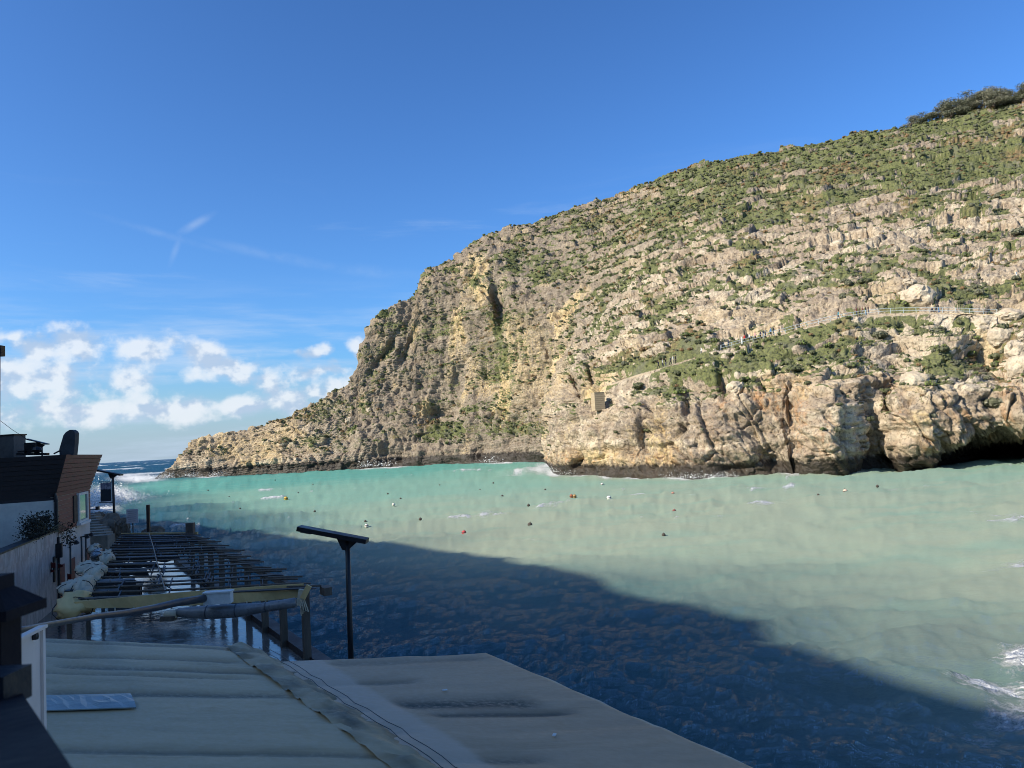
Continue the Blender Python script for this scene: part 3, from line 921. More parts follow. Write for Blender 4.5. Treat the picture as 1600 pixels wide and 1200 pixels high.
col = t.mix(t.math('MULTIPLY', vm, 0.92), rock, g)
col = t.mix(t.sstep(t.attr('path'), 0.75, 0.95), col, (0.40, 0.32, 0.22))
hgt = t.math('ADD', t.math('MULTIPLY', nA, 1.2), t.math('ADD', t.math('MULTIPLY', nB, 0.55), t.math('MULTIPLY', nV, 0.35)))
finish(t, col, t.sstep(band, 0, 1, 0.92, 0.45), hgt, 1.0, 0.55, 0.3)

land = grid_mesh('headland_terrain', Q, M_ROCK, smooth=False, attrs= {'veg': veg, 'ochre': ochre, 'rust': rust, 'grey': grey, 'dry': dry, 'far': far, 'path': pm, 'cliff': cl, 'farshade': far * ss(qx, 470, 600) * (1 - 0.7 * ochre), 'beds': band2 + 0.5 * band1})
tag(land, 'rocky limestone headland with green scrub and steep sea cliffs', None, None, 'structure')

# ---- the hillside behind the viewer, whose shadow lies on the near water
SH_A, SH_B = at(240, 812, z=0.0), at(1340, 1050, z=0.0)      # the shadow's edge on the water
sdir = (SH_B - SH_A)[:2]
sdir /= np.linalg.norm(sdir)
tanE = math.tan(SUN_EL)
sh = SUN[:2] / np.linalg.norm(SUN[:2])
REACH = 74.0
us = np.linspace(-170, 330, 300)
vs = np.linspace(-0.2, 1.9, 46)
hs = np.zeros((len(us), len(vs), 3))
nrm = np.array([-sdir[1], sdir[0]])
if nrm @ sh < 0:
    nrm = -nrm
perp = REACH * (nrm @ sh)
EDGE = np.array([at(px, py, z=0.0)[:2] for (px, py) in ((240, 812), (480, 838), (700, 866), (830, 888), (1090, 938), (1180, 962), (1272, 980), (1225, 1003), (1300, 1034), (1400, 1072), (1600, 1130))])
EU = (EDGE - SH_A[:2]) @ sdir - 30
EV = (EDGE - SH_A[:2]) @ np.array([-sdir[1], sdir[0]])
for i, u in enumerate(us):
    e = SH_A[:2] + sdir * (u + 30) + np.array([-sdir[1], sdir[0]]) * np.interp(u, EU, EV)
    ridge = e + sh * REACH
    wob = 0.9 * vnoise(np.array([u / 11.0]), np.array([0.5]), np.array([0.2]))[0] + 0.5 * vnoise(np.array([u / 4.0]), np.array([3.5]), np.array([0.2]))[0]
    for j, v in enumerate(vs):
        # v: 0 = foot behind the houses, 1 = ridge, beyond = back
        q = ridge + nrm * (v - 1) * perp * 0.36
        z = (REACH * tanE + wob * 1.7)
        zz_ = z * min(1, max(0, v)) ** 0.8 if v <= 1 else z - (v - 1) * 3
        fade = ss(np.array(u), -168, -150) * (1 - ss(np.array(u), 300, 328))
        hs[i, j] = (q[0], q[1], max(-0.5, zz_ * fade))
hs[..., 2] += 0.8 * fbm(hs, 9, 3, off=31) * ss(hs[..., 2], 0.5, 5) * (np.abs(np.linspace(-0.2, 1.9, 46)[None] - 1) > 0.08)
at0 = np.zeros(hs.shape[:2])
hill = grid_mesh('hillside_terrain', hs, M_ROCK, {'veg': ss(fbm(hs, 12, 3, off=32), -0.2, 0.3), 'ochre': at0, 'rust': at0, 'grey': at0 + 0.5, 'dry': at0 + 0.4, 'far': at0, 'path': at0, 'cliff': at0, 'farshade': at0, 'beds': at0})
tag(hill, 'steep rocky hillside rising behind the waterfront houses', None, None, 'structure')

# ================================================================== THE SEA
NA, NR = 900, 430
azs = np.linspace(R(-58), R(62), NA)
k = np.linspace(0, 1, NR)
r0, r1_ = 6.0, 430.0
rad = 1 / (1 / r0 + (1 / r1_ - 1 / r0) * k ** 0.92)
rad = np.concatenate([rad, np.geomspace(r1_ * 1.05, 30000, 34)])
A, RR = np.meshgrid(azs, rad, indexing='ij')
WP = np.stack([np.sin(A) * RR, np.cos(A) * RR, np.zeros_like(A)], -1)
fade = 1 - ss(RR, 420, 1500)


def waves(WP):
    x, y = WP[..., 0], WP[..., 1]
    ph = 3.4 * pfbm2(x / 60, y / 60, 2, 0.5, 21)
    ph2 = 2.6 * pfbm2(x / 24, y / 24, 2, 0.5, 25)
    h = np.zeros_like(x)
    # swell running in from the open sea at the far left
    for (deg, wl, a, p) in ((-20, 21, 0.20, 0.0), (-34, 13, 0.13, 1.0), (-8, 9.0, 0.10, 2.2), (-46, 6.2, 0.06, 4.0), (12, 4.6, 0.045, 0.7)):
        d = R(deg)
        s = np.sin((x * math.sin(d) + y * math.cos(d)) * 2 * math.pi / wl + ph + (ph2 if wl < 15 else 0) + p)
        h += 1.2 * a * s if wl > 15 else 0.8 * a * s
    R2 = np.stack([x * 0.91 - y * 0.42, (x * 0.42 + y * 0.91) * 1.9, WP[..., 2]], -1)
    u, v = R2[..., 0], R2[..., 1]
    h += 0.46 * pfbm2(u / 9.0, v / 9.0, 3, 0.5, 3, True)
    h += 0.22 * pfbm2(u / 2.7 + 7.1, v / 2.7, 3, 0.55, 11, True)
    grp = 0.65 + 0.7 * ss(fbm(WP, 30, 2, off=45), -0.3, 0.5)
    return h * grp * 1.05


wh = waves(WP)
WP[..., 2] = wh * fade - 0.05
spx, spy, sf = project(np.stack([WP[..., 0], WP[..., 1], 0 * A], -1))
# distance to the shore
coast = Q[:, :NVF][::3]
cz = np.abs(coast[..., 2])
ci = np.argmin(cz[:, :120], axis=1)
cpts = coast[np.arange(len(coast)), ci][:, :2]
shore = np.full(A.shape, 1e6)
for c in cpts:
    np.minimum(shore, (WP[..., 0] - c[0]) ** 2 + (WP[..., 1] - c[1]) ** 2, out=shore)
shore = np.sqrt(shore)
fn = fbm(WP, 7, 3, 0.6, off=46)
foam = 0.95 * np.exp(-shore / np.where(WP[..., 1] > 230, 5.5, 2.6)) + 0.45 * np.exp(-shore / 9.0) * ss(fn, -0.1, 0.5)
foam *= np.where((spx > 1250), 0.5, 1.0)
FOAM = [(215, 748, 55, 7, 1.0), (175, 770, 50, 14, 0.95), (230, 778, 40, 6, 0.5), (160, 795, 40, 16, 0.9), (845, 735, 40, 7, 0.9), (810, 742, 50, 6, 0.55), (1555, 1078, 85, 16, 1.0),
        (1595, 1045, 50, 14, 0.95), (1590, 1120, 80, 26, 0.75), (1520, 1150, 80, 30, 0.55), (1592, 886, 36, 10, 0.8), (1555, 895, 30, 4, 0.6), (1110, 746, 50, 5, 0.8), (830, 845, 26, 5, 0.40), (720, 842, 26, 5, 0.45),
        (740, 832, 20, 4, 0.4), (1200, 846, 20, 4, 0.35), (290, 775, 25, 5, 0.4), (370, 822, 12, 3, 0.4), (975, 846, 20, 4, 0.40), (1160, 842, 20, 4, 0.3), (150, 740, 30, 8, 0.5),
        (1320, 808, 6, 2, 0.4), (1360, 877, 10, 3, 0.4), (640, 745, 50, 4, 0.3), (1100, 860, 30, 4, 0.25)]
for (px, py, rx, ry, s) in FOAM:
    r2 = ((spx - px) / rx) ** 2 + ((spy - py) / ry) ** 2
    foam = np.maximum(foam, 0.85 * s * np.exp(-r2))
crest = ss(wh, 0.34, 0.66)
foam = np.maximum(foam, 0.80 * crest * ss(fn, 0.05, 0.4) * ss(RR, 30, 80))
foam = np.maximum(foam, 0.66 * ss(RR, 380, 500) * ss(fbm(WP * np.array([0.4, 1, 1]), 40, 3, 0.6, off=47), 0.22, 0.5))
# suspended sand: turquoise in the outer bay, sandy in the inner bay, deep blue outside
deep = ss(RR * (1 + 0.10 * fbm(WP, 90, 2, off=48)), 330, 430)
deep = np.maximum(deep, 0.0)
sand = ss(110 - RR + 60 * fbm(WP * np.array([0.6, 1, 1]), 42, 3, 0.55, off=49) + 0.42 * WP[..., 0], -45, 75)
sand = np.maximum(sand, 0.85 * np.exp(-shore / 11.0) * (spx > 860))
turq = ss(RR + 50 * fbm(WP, 55, 2, off=50) - 0.9 * WP[..., 0], 150, 330)
turq = np.maximum(turq, 0.5 * np.exp(-((spx - 1420) / 190) ** 2 - ((spy - 785) / 34) ** 2))

# darker body colour by the quay stands in for the shade on the near water
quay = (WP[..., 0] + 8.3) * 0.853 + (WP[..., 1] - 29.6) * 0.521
clear = 0.93 * (1 - ss(quay + 16 * fbm(WP, 24, 2, off=51), 4, 34))  # mask for the shade put into the near water's colour

M_SEA, t = new_mat('sea_water')
pos = t.n('ShaderNodeNewGeometry').outputs['Position']
n1 = t.noise(t.mapping(pos, (0.55, 1.25, 1), rot=(0, 0, R(22))), 1.9, 6.0, 0.62, 0.3)
n2 = t.noise(t.mapping(pos, (0.6, 1.2, 1), rot=(0, 0, R(-14))), 4.2, 4.0, 0.6, 0.2)
n3 = t.noise(t.mapping(pos, (0.35, 1.0, 1), rot=(0, 0, R(14))), 0.16, 5.0, 0.6)
n4 = t.noise(pos, 0.9, 8.0, 0.72, 0.8)
n5 = t.noise(t.mapping(pos, (0.5, 1.2, 1)), 3.0, 6.0, 0.72, 0.6)
body = t.mix(t.attr('turq'), (0.215, 0.365, 0.280), (0.105, 0.315, 0.262))
body = t.mix(t.math('MULTIPLY', t.attr('sand'), t.sstep(n3, 0.30, 0.66, 0.45, 1.0)), body, (0.345, 0.355, 0.255))
body = t.mix(t.sstep(n3, 0.45, 0.70, 0.0, 0.30), body, (0.235, 0.39, 0.30))
body = t.mix(t.attr('clear'), body, (0.012, 0.068, 0.098))  # near-shore shade mixed into the water colour
body = t.mix(t.attr('deep'), body, (0.004, 0.055, 0.105))
fil = t.math('SUBTRACT', 1.0, t.math('MULTIPLY', t.math('ABSOLUTE', t.math('SUBTRACT', n4, 0.5)), 7.0))
fm = t.math('ADD', t.math('MULTIPLY', t.attr('foam'), 1.25), t.math('MULTIPLY', t.math('SUBTRACT', fil, 0.5), 0.42))
fm = t.math('ADD', fm, t.math('MULTIPLY', t.math('SUBTRACT', n5, 0.5), 1.3))
fm = t.math('MULTIPLY', t.sstep(fm, 0.50, 0.95), t.sstep(t.attr('foam'), 0.05, 0.25))
col = t.mix(fm, body, (0.80, 0.82, 0.82))
n0 = t.noise(t.mapping(pos, (0.6, 1.2, 1), rot=(0, 0, R(20))), 0.5, 4.0, 0.6, 0.4)
hgt = t.math('ADD', t.math('ADD', t.math('MULTIPLY', n1, 1.0), t.math('MULTIPLY', n0, 1.6)), t.math('MULTIPLY', n2, 0.50))
hgt = t.math('ADD', hgt, t.math('MULTIPLY', fm, 0.25))
# milky water: light scattered back from below the surface does not follow the ripples, the mirror reflection does
bn = t.n('ShaderNodeBump')
bn.inputs['Strength'].default_value = 1.0
bn.inputs['Distance'].default_value = 0.85
t.link(hgt, bn.inputs['Height'])
upn = t.n('ShaderNodeCombineXYZ')
upn.inputs[2].default_value = 1.0
geo_n = t.n('ShaderNodeNewGeometry').outputs['Normal']
soft = t.n('ShaderNodeVectorMath', operation='NORMALIZE')
t.link(t.vmath('ADD', upn.outputs[0], t.vmath('MULTIPLY', geo_n, (0.75, 0.75, 0.75))), soft.inputs[0])
dif = t.n('ShaderNodeBsdfDiffuse')
t.put(dif.inputs['Color'], body)
t.link(soft.outputs[0], dif.inputs['Normal'])
glo = t.n('ShaderNodeBsdfGlossy')
t.put(glo.inputs['Roughness'], t.math('ADD', 0.07, t.math('MULTIPLY', t.attr('deep'), 0.22)))
t.link(bn.outputs[0], glo.inputs['Normal'])
fre = t.n('ShaderNodeFresnel')
fre.inputs['IOR'].default_value = 1.333
t.link(bn.outputs[0], fre.inputs['Normal'])
mx = t.n('ShaderNodeMixShader')
t.put(mx.inputs[0], t.math('MULTIPLY', fre.outputs[0], t.math('SUBTRACT', 0.75, t.math('MULTIPLY', t.attr('deep'), 0.30))))
t.link(dif.outputs[0], mx.inputs[1])
t.link(glo.outputs[0], mx.inputs[2])
fd = t.n('ShaderNodeBsdfDiffuse')
t.put(fd.inputs['Color'], (0.80, 0.82, 0.82))
t.link(bn.outputs[0], fd.inputs['Normal'])
mf = t.n('ShaderNodeMixShader')
t.put(mf.inputs[0], fm)
t.link(mx.outputs[0], mf.inputs[1])
t.link(fd.outputs[0], mf.inputs[2])
out_ = t.n('ShaderNodeOutputMaterial')
t.link(mf.outputs[0], out_.inputs[0])
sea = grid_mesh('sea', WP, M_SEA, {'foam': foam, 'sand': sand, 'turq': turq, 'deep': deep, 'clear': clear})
tag(sea, 'choppy bay water, milky green in the sun and blue in the shade', None, None, 'structure')


def sea_z(x, y):
    p = np.array([[[x, y, 0.0]]])
    return float(waves(p)[0, 0] - 0.05)

# ================================================================== ON THE HEADLAND
def leaf_mat(name, c1, c2, scale=1.2):
    m, t = new_mat(name)
    pos = t.n('ShaderNodeNewGeometry').outputs['Position']
    n = t.noise(pos, scale, 3.0, 0.6)
    ob = t.n('ShaderNodeObjectInfo').outputs['Random']
    f = t.math('ADD', t.math('MULTIPLY', n, 0.7), t.math('MULTIPLY', ob, 0.3))
    col = t.mix(t.sstep(f, 0.3, 0.7), c1, c2)
    finish(t, col, 0.75, spec=0.2)
    return m


LEAF = {'green': leaf_mat('leaf_green', (0.105, 0.145, 0.040), (0.200, 0.250, 0.072)),
        'dark': leaf_mat('leaf_dark', (0.075, 0.092, 0.042), (0.140, 0.160, 0.070)),
        'grey': leaf_mat('leaf_grey', (0.135, 0.140, 0.100), (0.235, 0.225, 0.170)),
        'dry': leaf_mat('leaf_dry', (0.165, 0.105, 0.055), (0.260, 0.175, 0.090))}
M_BARK = simple_mat('bark', (0.10, 0.075, 0.055), 0.9, 0.4, 4.0)
M_TWIG = simple_mat('twigs', (0.090, 0.092, 0.052), 0.95, 0.4, 5.0)


def leaf_cloud(centres, radii, n, size, seed, squash=1.0, fill=0.35):
    """many leaf quads scattered through lumpy clumps; returns verts, faces"""
    g = np.random.default_rng(seed)
    vs, fs = [], []
    centres, radii = np.array(centres, float), np.array(radii, float)
    wts = radii ** 2 / (radii ** 2).sum()
    which = g.choice(len(radii), n, p=wts)
    d = g.normal(size=(n, 3))
    d /= np.linalg.norm(d, axis=1, keepdims=True)
    rr = radii[which] * (1 - fill * g.random(n) ** 2.0) * (0.92 + 0.16 * g.random(n))
    p = centres[which] + d * rr[:, None] * np.array([1, 1, squash])
    nn = d + 0.55 * g.normal(size=(n, 3))
    nn /= np.linalg.norm(nn, axis=1, keepdims=True)
    ref = g.normal(size=(n, 3))
    a = np.cross(nn, ref)
    a /= np.linalg.norm(a, axis=1, keepdims=True)
    b = np.cross(nn, a)
    s = size * (0.6 + 0.8 * g.random(n))[:, None]
    v = np.stack([p - a * s, p - b * s * 0.6, p + a * s, p + b * s * 0.6], 1).reshape(-1, 3)
    f = np.arange(n * 4).reshape(n, 4)
    return v, f


def shrub_mesh(kind, seed):
    g = np.random.default_rng(seed)
    cs, rs = [], []
    for k in range(9):
        a, r = g.random() * 6.28, 0.62 * math.sqrt(g.random())
        cs.append((r * math.cos(a), r * math.sin(a), 0.16 + 0.30 * (1 - r) * g.random() + 0.12))
        rs.append(0.30 + 0.20 * g.random())
    v, f = leaf_cloud(cs, rs, 230, 0.12, seed, 0.85)
    keep = v.reshape(-1, 4, 3)[:, :, 2].mean(1) > -0.05
    v = v.reshape(-1, 4, 3)[keep].reshape(-1, 3)
    f = np.arange(len(v)).reshape(-1, 4)
    mb = MB()
    mb.add(v, f, 0)
    # a twiggy core
    for c, r in zip(cs, rs):
        mb.lathe((c[0], c[1], c[2] - r * 0.75), [(r * 0.3, 0), (r * 0.72, r * 0.4), (r * 0.75, r * 0.85), (r * 0.45, r * 1.3), (0.02, r * 1.45)], 6, 1)
    me = bpy.data.meshes.new('shrub_' + kind)
    me.from_pydata(mb.v, [], mb.f)
    me.materials.append(LEAF[kind])
    me.materials.append(M_TWIG if kind != 'dry' else LEAF['dry'])
    me.polygons.foreach_set('material_index', np.array(mb.mi, np.int32))
    return me


SHRUBS = [(kd, shrub_mesh(kd, 100 + 10 * i + j)) for i, kd in enumerate(('green', 'dark', 'grey', 'dry')) for j in range(2)]
SHRUB_LABEL = {'green': 'rounded bright green shrub growing on the rocky slope',
               'dark': 'low dark green shrub growing between pale rocks',
               'grey': 'rounded grey-green shrub growing on the rocky slope',
               'dry': 'dry brown shrub growing on the rocky slope'}


def shrub_place(p):
    px, py, _f = project(p)
    if p[1] > 262 and px < 880:
        return 'low on the scree of the far headland' if py > 600 else ('near the skyline of the far cliff' if py < 440 else 'on the ledges of the far cliff')
    ypath = np.interp(px, [q[0] for q in PATH_PX], [q[1] for q in PATH_PX])
    if px > 960 and py > ypath:
        return 'below the footpath' if py < ypath + 90 else 'on the near sea cliff'
    if px < 960 and py > 540:
        return 'on the near sea cliff left of the hut'
    if py > ypath - 60:
        return 'just above the footpath'
    side_ = 'right' if px > 1350 else ('middle' if px > 1120 else 'left')
    if py < 285:
        return 'high on the %s part of the upper slope' % side_
    return 'half way up the %s part of the slope' % side_


def plant_shrub(p, n, r, k, label=None, zs=0.8):
    kd, me = SHRUBS[k]
    if label is None:
        label = {'green': 'rounded bright green shrub', 'dark': 'low dark green shrub', 'grey': 'rounded grey-green shrub', 'dry': 'dry brown shrub'}[kd] + ' ' + shrub_place(np.array(p))
    o = bpy.data.objects.new('shrub', me)
    COL.objects.link(o)
    o.location = tuple(p - np.array([0, 0, 0.12 * r]))
    o.scale = (r, r, r * zs)
    o.rotation_euler = (0, 0, random.random() * 6.28)
    tag(o, label or SHRUB_LABEL[kd], 'shrub', 'shrubs scattered over the headland')
    return o


BIG_SHRUBS = [(1552, 622, 25, 4, 'largest grey-green bush hanging on the right-hand cliff face'), (1375, 519, 17, 4, 'wide grey bush right below the railing and the agave'),
              (1468, 511, 18, 4, 'domed grey-green bush below the dry stone wall'), (1383, 463, 20, 2, 'big dark domed bush beside the pale boulder above the path'),
              (1350, 437, 12, 2, 'dark round bush above the group of people on the path'), (1316, 440, 9, 4, 'small round grey bush on bare rock above the path'),
              (1563, 508, 17, 3, 'sparse dark bush below the right end of the railing'), (1592, 358, 18, 5, 'grey-brown bush at the right edge high on the slope'),
              (1160, 590, 11, 0, 'bright green bush standing alone on the bare rock shoulder'), (1138, 551, 8, 2, 'small dark bush at the edge of the path near the walkers'),
              (1181, 540, 9, 0, 'green bush below the railing where the crowd walks'), (1447, 586, 14, 4, 'grey bush on top of the right-hand cliff'),
              (1413, 553, 9, 2, 'small dark bush on the smooth rock dome below the path'), (1556, 553, 16, 2, 'dark bush beside the pale boulders at the right'),
              (1510, 545, 14, 0, 'green bush in the gully left of the pale boulders'), (1332, 568, 12, 1, 'green bush above the shadowed cliff recess'),
              (1240, 575, 12, 2, 'dark bush on the ledge above the sea cliff'), (1068, 520, 10, 1, 'green bush in the gully above the lower walkers'),
              (1065, 608, 13, 0, 'green bush low on the near promontory'), (1000, 600, 14, 3, 'dark bush near the foot of the path'),
              (1010, 672, 9, 2, 'dark bush in the cleft of the near sea cliff'), (960, 675, 6, 3, 'small dark bush clinging to the near sea cliff'), (1470, 545, 12, 2, 'dark bush on the ledge right of the rock dome')]
taken = []
for (px, py, rp, k, lab) in BIG_SHRUBS:
    p, n = land_at(px, py + rp * 0.4)
    plant_shrub(p, n, rp * p[1] / FPX * 1.05, k, lab, 0.85)
    taken.append(p)
# further shrubs one can tell apart: largest in view, standing where the ground is green
vis = np.unique(LTAB[LTAB >= 0])
vegf = np.ascontiguousarray(veg[:, :NVF]).reshape(-1)
nzf = np.ascontiguousarray(NFL[..., 2]).reshape(-1)
QFF = np.ascontiguousarray(QF).reshape(-1, 3)
dryf = np.ascontiguousarray(dry[:, :NVF]).reshape(-1)
pmf = np.ascontiguousarray(pm[:, :NVF]).reshape(-1)
vis = vis[(QFF[vis, 2] > 7) & (pmf[vis] < 0.3)]
wt = (vegf[vis] * 1.0 + 0.05) * np.clip(nzf[vis], 0.15, 1) / QFF[vis, 1]
wt /= wt.sum()
pick = rng.choice(vis, 6000, replace=False, p=wt)
count = 0
spots = np.array(taken)
rest = []
for i in pick:
    p = QFF[i]
    if count < 265:
        r = (0.60 + 0.60 * random.random()) * (0.85 + 0.15 * p[1] / 150)
        if np.min(np.linalg.norm(spots - p, axis=1)) < 2.3 * r:
            continue
        spots = np.vstack([spots, p])
        u = random.random()
        k = (6 + random.randrange(2)) if dryf[i] > 0.6 and u < 0.30 else (random.randrange(2) if u < 0.40 else (2 + random.randrange(2) if u < 0.66 else 4 + random.randrange(2)))
        plant_shrub(p, None, r, k, None, 1.0 + 0.35 * random.random())
        count += 1
# the rest of the scrub is one mass
NS = 24000
allv = np.flatnonzero((QFF[:, 2] > 5) & (pmf < 0.2) & (QFF[:, 0] < 215))
e1 = np.linalg.norm(np.diff(QF, axis=0, append=QF[-1:]), axis=-1).ravel()
e2 = np.linalg.norm(np.diff(QF, axis=1, append=QF[:, -1:]), axis=-1).ravel()
area = np.clip(e1 * e2, 0, 3.0)
wt = area[allv] * (vegf[allv] + 0.035) * np.clip(nzf[allv], 0.12, 1)
wt /= wt.sum()
sp = rng.choice(allv, NS, replace=False, p=wt)
pm_ = bpy.data.meshes.new('scrub')
pts = QFF[sp].copy()
pts[:, 2] -= 0.08
pm_.from_pydata([tuple(map(float, q)) for q in pts], [], [])
u = rng.random(NS)
ki = np.where(u < 0.42, 0, np.where(u < 0.68, 2, np.where(u < 0.93, 4, 6))) + rng.integers(0, 2, NS)
ki = np.where((dryf[sp] > 0.55) & (rng.random(NS) < 0.30), 6 + rng.integers(0, 2, NS), ki)
scl = np.zeros((NS, 3), np.float32)
s0 = 0.24 + 0.55 * rng.random(NS) ** 1.9
scl[:, 0] = scl[:, 1] = s0 * (0.9 + 0.5 * far[:, :NVF].reshape(-1)[sp])
scl[:, 2] = scl[:, 0] * (0.85 + 0.5 * rng.random(NS))
for nm, typ, dat, fld in (('kind_index', 'INT', ki.astype(np.int32), 'value'), ('size', 'FLOAT_VECTOR', scl, 'vector'), ('turn', 'FLOAT', (rng.random(NS) * 6.28).astype(np.float32), 'value')):
    a_ = pm_.attributes.new(nm, typ, 'POINT')
    a_.data.foreach_set(fld, dat.reshape(-1))
scrub = bpy.data.objects.new('scrub', pm_)
COL.objects.link(scrub)
src = bpy.data.collections.new('scrub_kinds')
for i, (kd, me) in enumerate(SHRUBS):
    src.objects.link(bpy.data.objects.new('scrub_kind_%d' % i, me))
ng = bpy.data.node_groups.new('scrub_scatter', 'GeometryNodeTree')
ng.interface.new_socket('Geometry', in_out='INPUT', socket_type='NodeSocketGeometry')
ng.interface.new_socket('Geometry', in_out='OUTPUT', socket_type='NodeSocketGeometry')
nn = ng.nodes
gi, go = nn.new('NodeGroupInput'), nn.new('NodeGroupOutput')
mp = nn.new('GeometryNodeMeshToPoints')
ip = nn.new('GeometryNodeInstanceOnPoints')
ci_ = nn.new('GeometryNodeCollectionInfo')
ci_.inputs['Collection'].default_value = src
ci_.inputs['Separate Children'].default_value = True
ci_.inputs['Reset Children'].default_value = True
ip.inputs['Pick Instance'].default_value = True


def named(name, typ):
    q = nn.new('GeometryNodeInputNamedAttribute')
    q.data_type = typ
    q.inputs['Name'].default_value = name
    return q.outputs[0]


L = ng.links
L.new(gi.outputs[0], mp.inputs[0])
L.new(mp.outputs[0], ip.inputs['Points'])
L.new(ci_.outputs[0], ip.inputs['Instance'])
L.new(named('kind_index', 'INT'), ip.inputs['Instance Index'])
L.new(named('size', 'FLOAT_VECTOR'), ip.inputs['Scale'])
cx = nn.new('ShaderNodeCombineXYZ')
L.new(named('turn', 'FLOAT'), cx.inputs[2])
L.new(cx.outputs[0], ip.inputs['Rotation'])
L.new(ip.outputs[0], go.inputs[0])
md = scrub.modifiers.new('scatter', 'NODES')
md.node_group = ng
tag(scrub, 'low scrub and small bushes covering the rocky headland', 'scrub', None, 'stuff')

# ---- trees on the crest at the upper right
TREE_LEAF = leaf_mat('tree_leaf', (0.135, 0.142, 0.092), (0.240, 0.232, 0.165), 0.8)


def make_tree(seed, kind):
    g = np.random.default_rng(seed)
    root = empty('crest_tree')
    mb = MB()
    mb.tube([(0, 0, -0.4), (0.15, 0, 0.8), (0.5, 0.1, 1.8), (1.0, 0.1, 2.7)], [0.22, 0.18, 0.14, 0.09], 7)
    cs, rs = [], []
    for k in range(8):
        a = g.random() * 6.28
        e = np.array([0.9 + 1.6 * math.cos(a) * g.random(), 1.5 * math.sin(a) * g.random(), 2.3 + 1.9 * g.random()])
        mb.tube([(0.4, 0.05, 1.5), ((e[0] + 0.5) / 2, e[1] / 2, (e[2] + 1.4) / 2), tuple(e)], [0.10, 0.07, 0.03], 5)
        cs.append(e)
        rs.append(0.75 + 0.5 * g.random())
    for k in range(9):
        cs.append((0.3 + 2.6 * (g.random() - 0.5), 2.2 * (g.random() - 0.5), 0.4 + 1.3 * g.random()))
        rs.append(0.65 + 0.4 * g.random())
    mb.build('trunk', M_BARK, root)
    v, f = leaf_cloud(cs, rs, 5200, 0.10, seed, 0.9, 0.75)
    mesh_obj('crown', v, f, TREE_LEAF, root)
    return root


protos = [make_tree(51, 'dark'), make_tree(52, 'grey'), make_tree(53, 'dark'), make_tree(54, 'grey')]
TREES = [(1416, 196, 20, 'lowest and leftmost tree of the row on the crest'), (1440, 188, 20, 'small windswept tree, second from the left on the crest'), (1462, 183, 27, 'dark tree on the crest, third from the left'),
         (1480, 179, 30, 'bushy crest tree right of the third one from the left'), (1496, 173, 30, 'dense tree in the left middle of the crest row'), (1513, 169, 31, 'dark dense tree in the middle of the crest row'),
         (1530, 164, 30, 'grey-green tree just right of the crest row middle'), (1546, 160, 29, 'tree of the crest row standing fourth from its right end'), (1560, 156, 27, 'tree of the crest row standing third from its right end'),
         (1579, 149, 24, 'tree with a rounded top, second from the right on the crest'), (1592, 146, 28, 'tall tree at the right end of the crest row'), (1618, 140, 26, 'crest tree beyond the right edge of the row')]
for i, (px, py, hp, lab) in enumerate(TREES):
    j = LTAB[min(int(px // 2), 800), :]
    k = np.flatnonzero(j >= 0)
    p = QFF[j[k[0]]].copy() if len(k) else at(px, py, 285)
    s = hp * p[1] / FPX / 5.2
    o = protos[i] if i < len(protos) else copy_tree(protos[i % 4])
    o.location = tuple(p - np.array([0, 2.0, 0.5]))
    o.rotation_euler = (0, 0, random.uniform(-0.6, 0.6))
    o.scale = (s * 2.1, s * 1.7, s * 0.95)
    tag(o, lab, 'tree', 'windswept trees on the crest')

# ---- boulders
M_BOULDER, t = new_mat('boulder_limestone')
co = t.n('ShaderNodeTexCoord').outputs['Object']
b1, b2 = t.noise(co, 1.3, 6.0, 0.65), t.noise(co, 5.5, 5.0, 0.65)
c_ = t.mix(t.sstep(b1, 0.35, 0.65), (0.40, 0.325, 0.235), (0.57, 0.485, 0.36))
c_ = t.mix(t.sstep(b2, 0.45, 0.65, 0.0, 0.55), c_, (0.27, 0.235, 0.20))
finish(t, c_, 0.9, t.math('ADD', b1, t.math('MULTIPLY', b2, 0.4)), 1.0, 0.3, 0.3)


def boulder_mesh(seed):
    bm = bmesh.new()
    bmesh.ops.create_icosphere(bm, subdivisions=4, radius=1.0)
    v = np.array([q.co[:] for q in bm.verts])
    q = v + seed * 3.7
    d = 0.22 * fbm(q, 1.3, 2, off=seed) + 0.10 * fbm(q, 0.45, 3, off=seed + 1, ridge=True)
    w_, c__, r_, f_ = worley(q, 0.8)
    d += 0.10 * (r_ - 0.5) + 0.5 * f_
    for b_, x, dd in zip(bm.verts, v, d):
        b_.co = x * (1 + dd)
    me = bpy.data.meshes.new('boulder')
    bm.to_mesh(me)
    bm.free()
    me.materials.append(M_BOULDER)
    return me


BM = [boulder_mesh(s) for s in (1, 2, 3)]
BOULDERS = [(1566, 522, 19, 0.9, 'pale rounded boulder highest of those at the right edge'), (1588, 543, 17, 1.0, 'tilted pale boulder between two others at the right edge'),
            (1599, 568, 20, 1.1, 'largest pale boulder at the right edge below the others'), (1600, 523, 10, 0.8, 'small pale boulder at the right edge beside the path end'),
            (1437, 459, 25, 0.75, 'large cracked boulder just above the railing'), (1420, 440, 10, 0.8, 'small boulder behind the large cracked one'), (1580, 490, 22, 0.5, 'flat pale boulder at the right end of the railing'),
            (1432, 592, 22, 0.8, 'rough grey boulder on top of the right-hand cliff'), (1150, 603, 14, 0.9, 'round boulder on the shoulder above the near sea cliff'), (1308, 380, 10, 0.7, 'boulder in the green scrub high on the slope'),
                        (545, 655, 7, 0.8, 'lone boulder on the scree below the far cliff'), (577, 640, 6, 0.8, 'grey boulder on the green patch under the far cliff')]
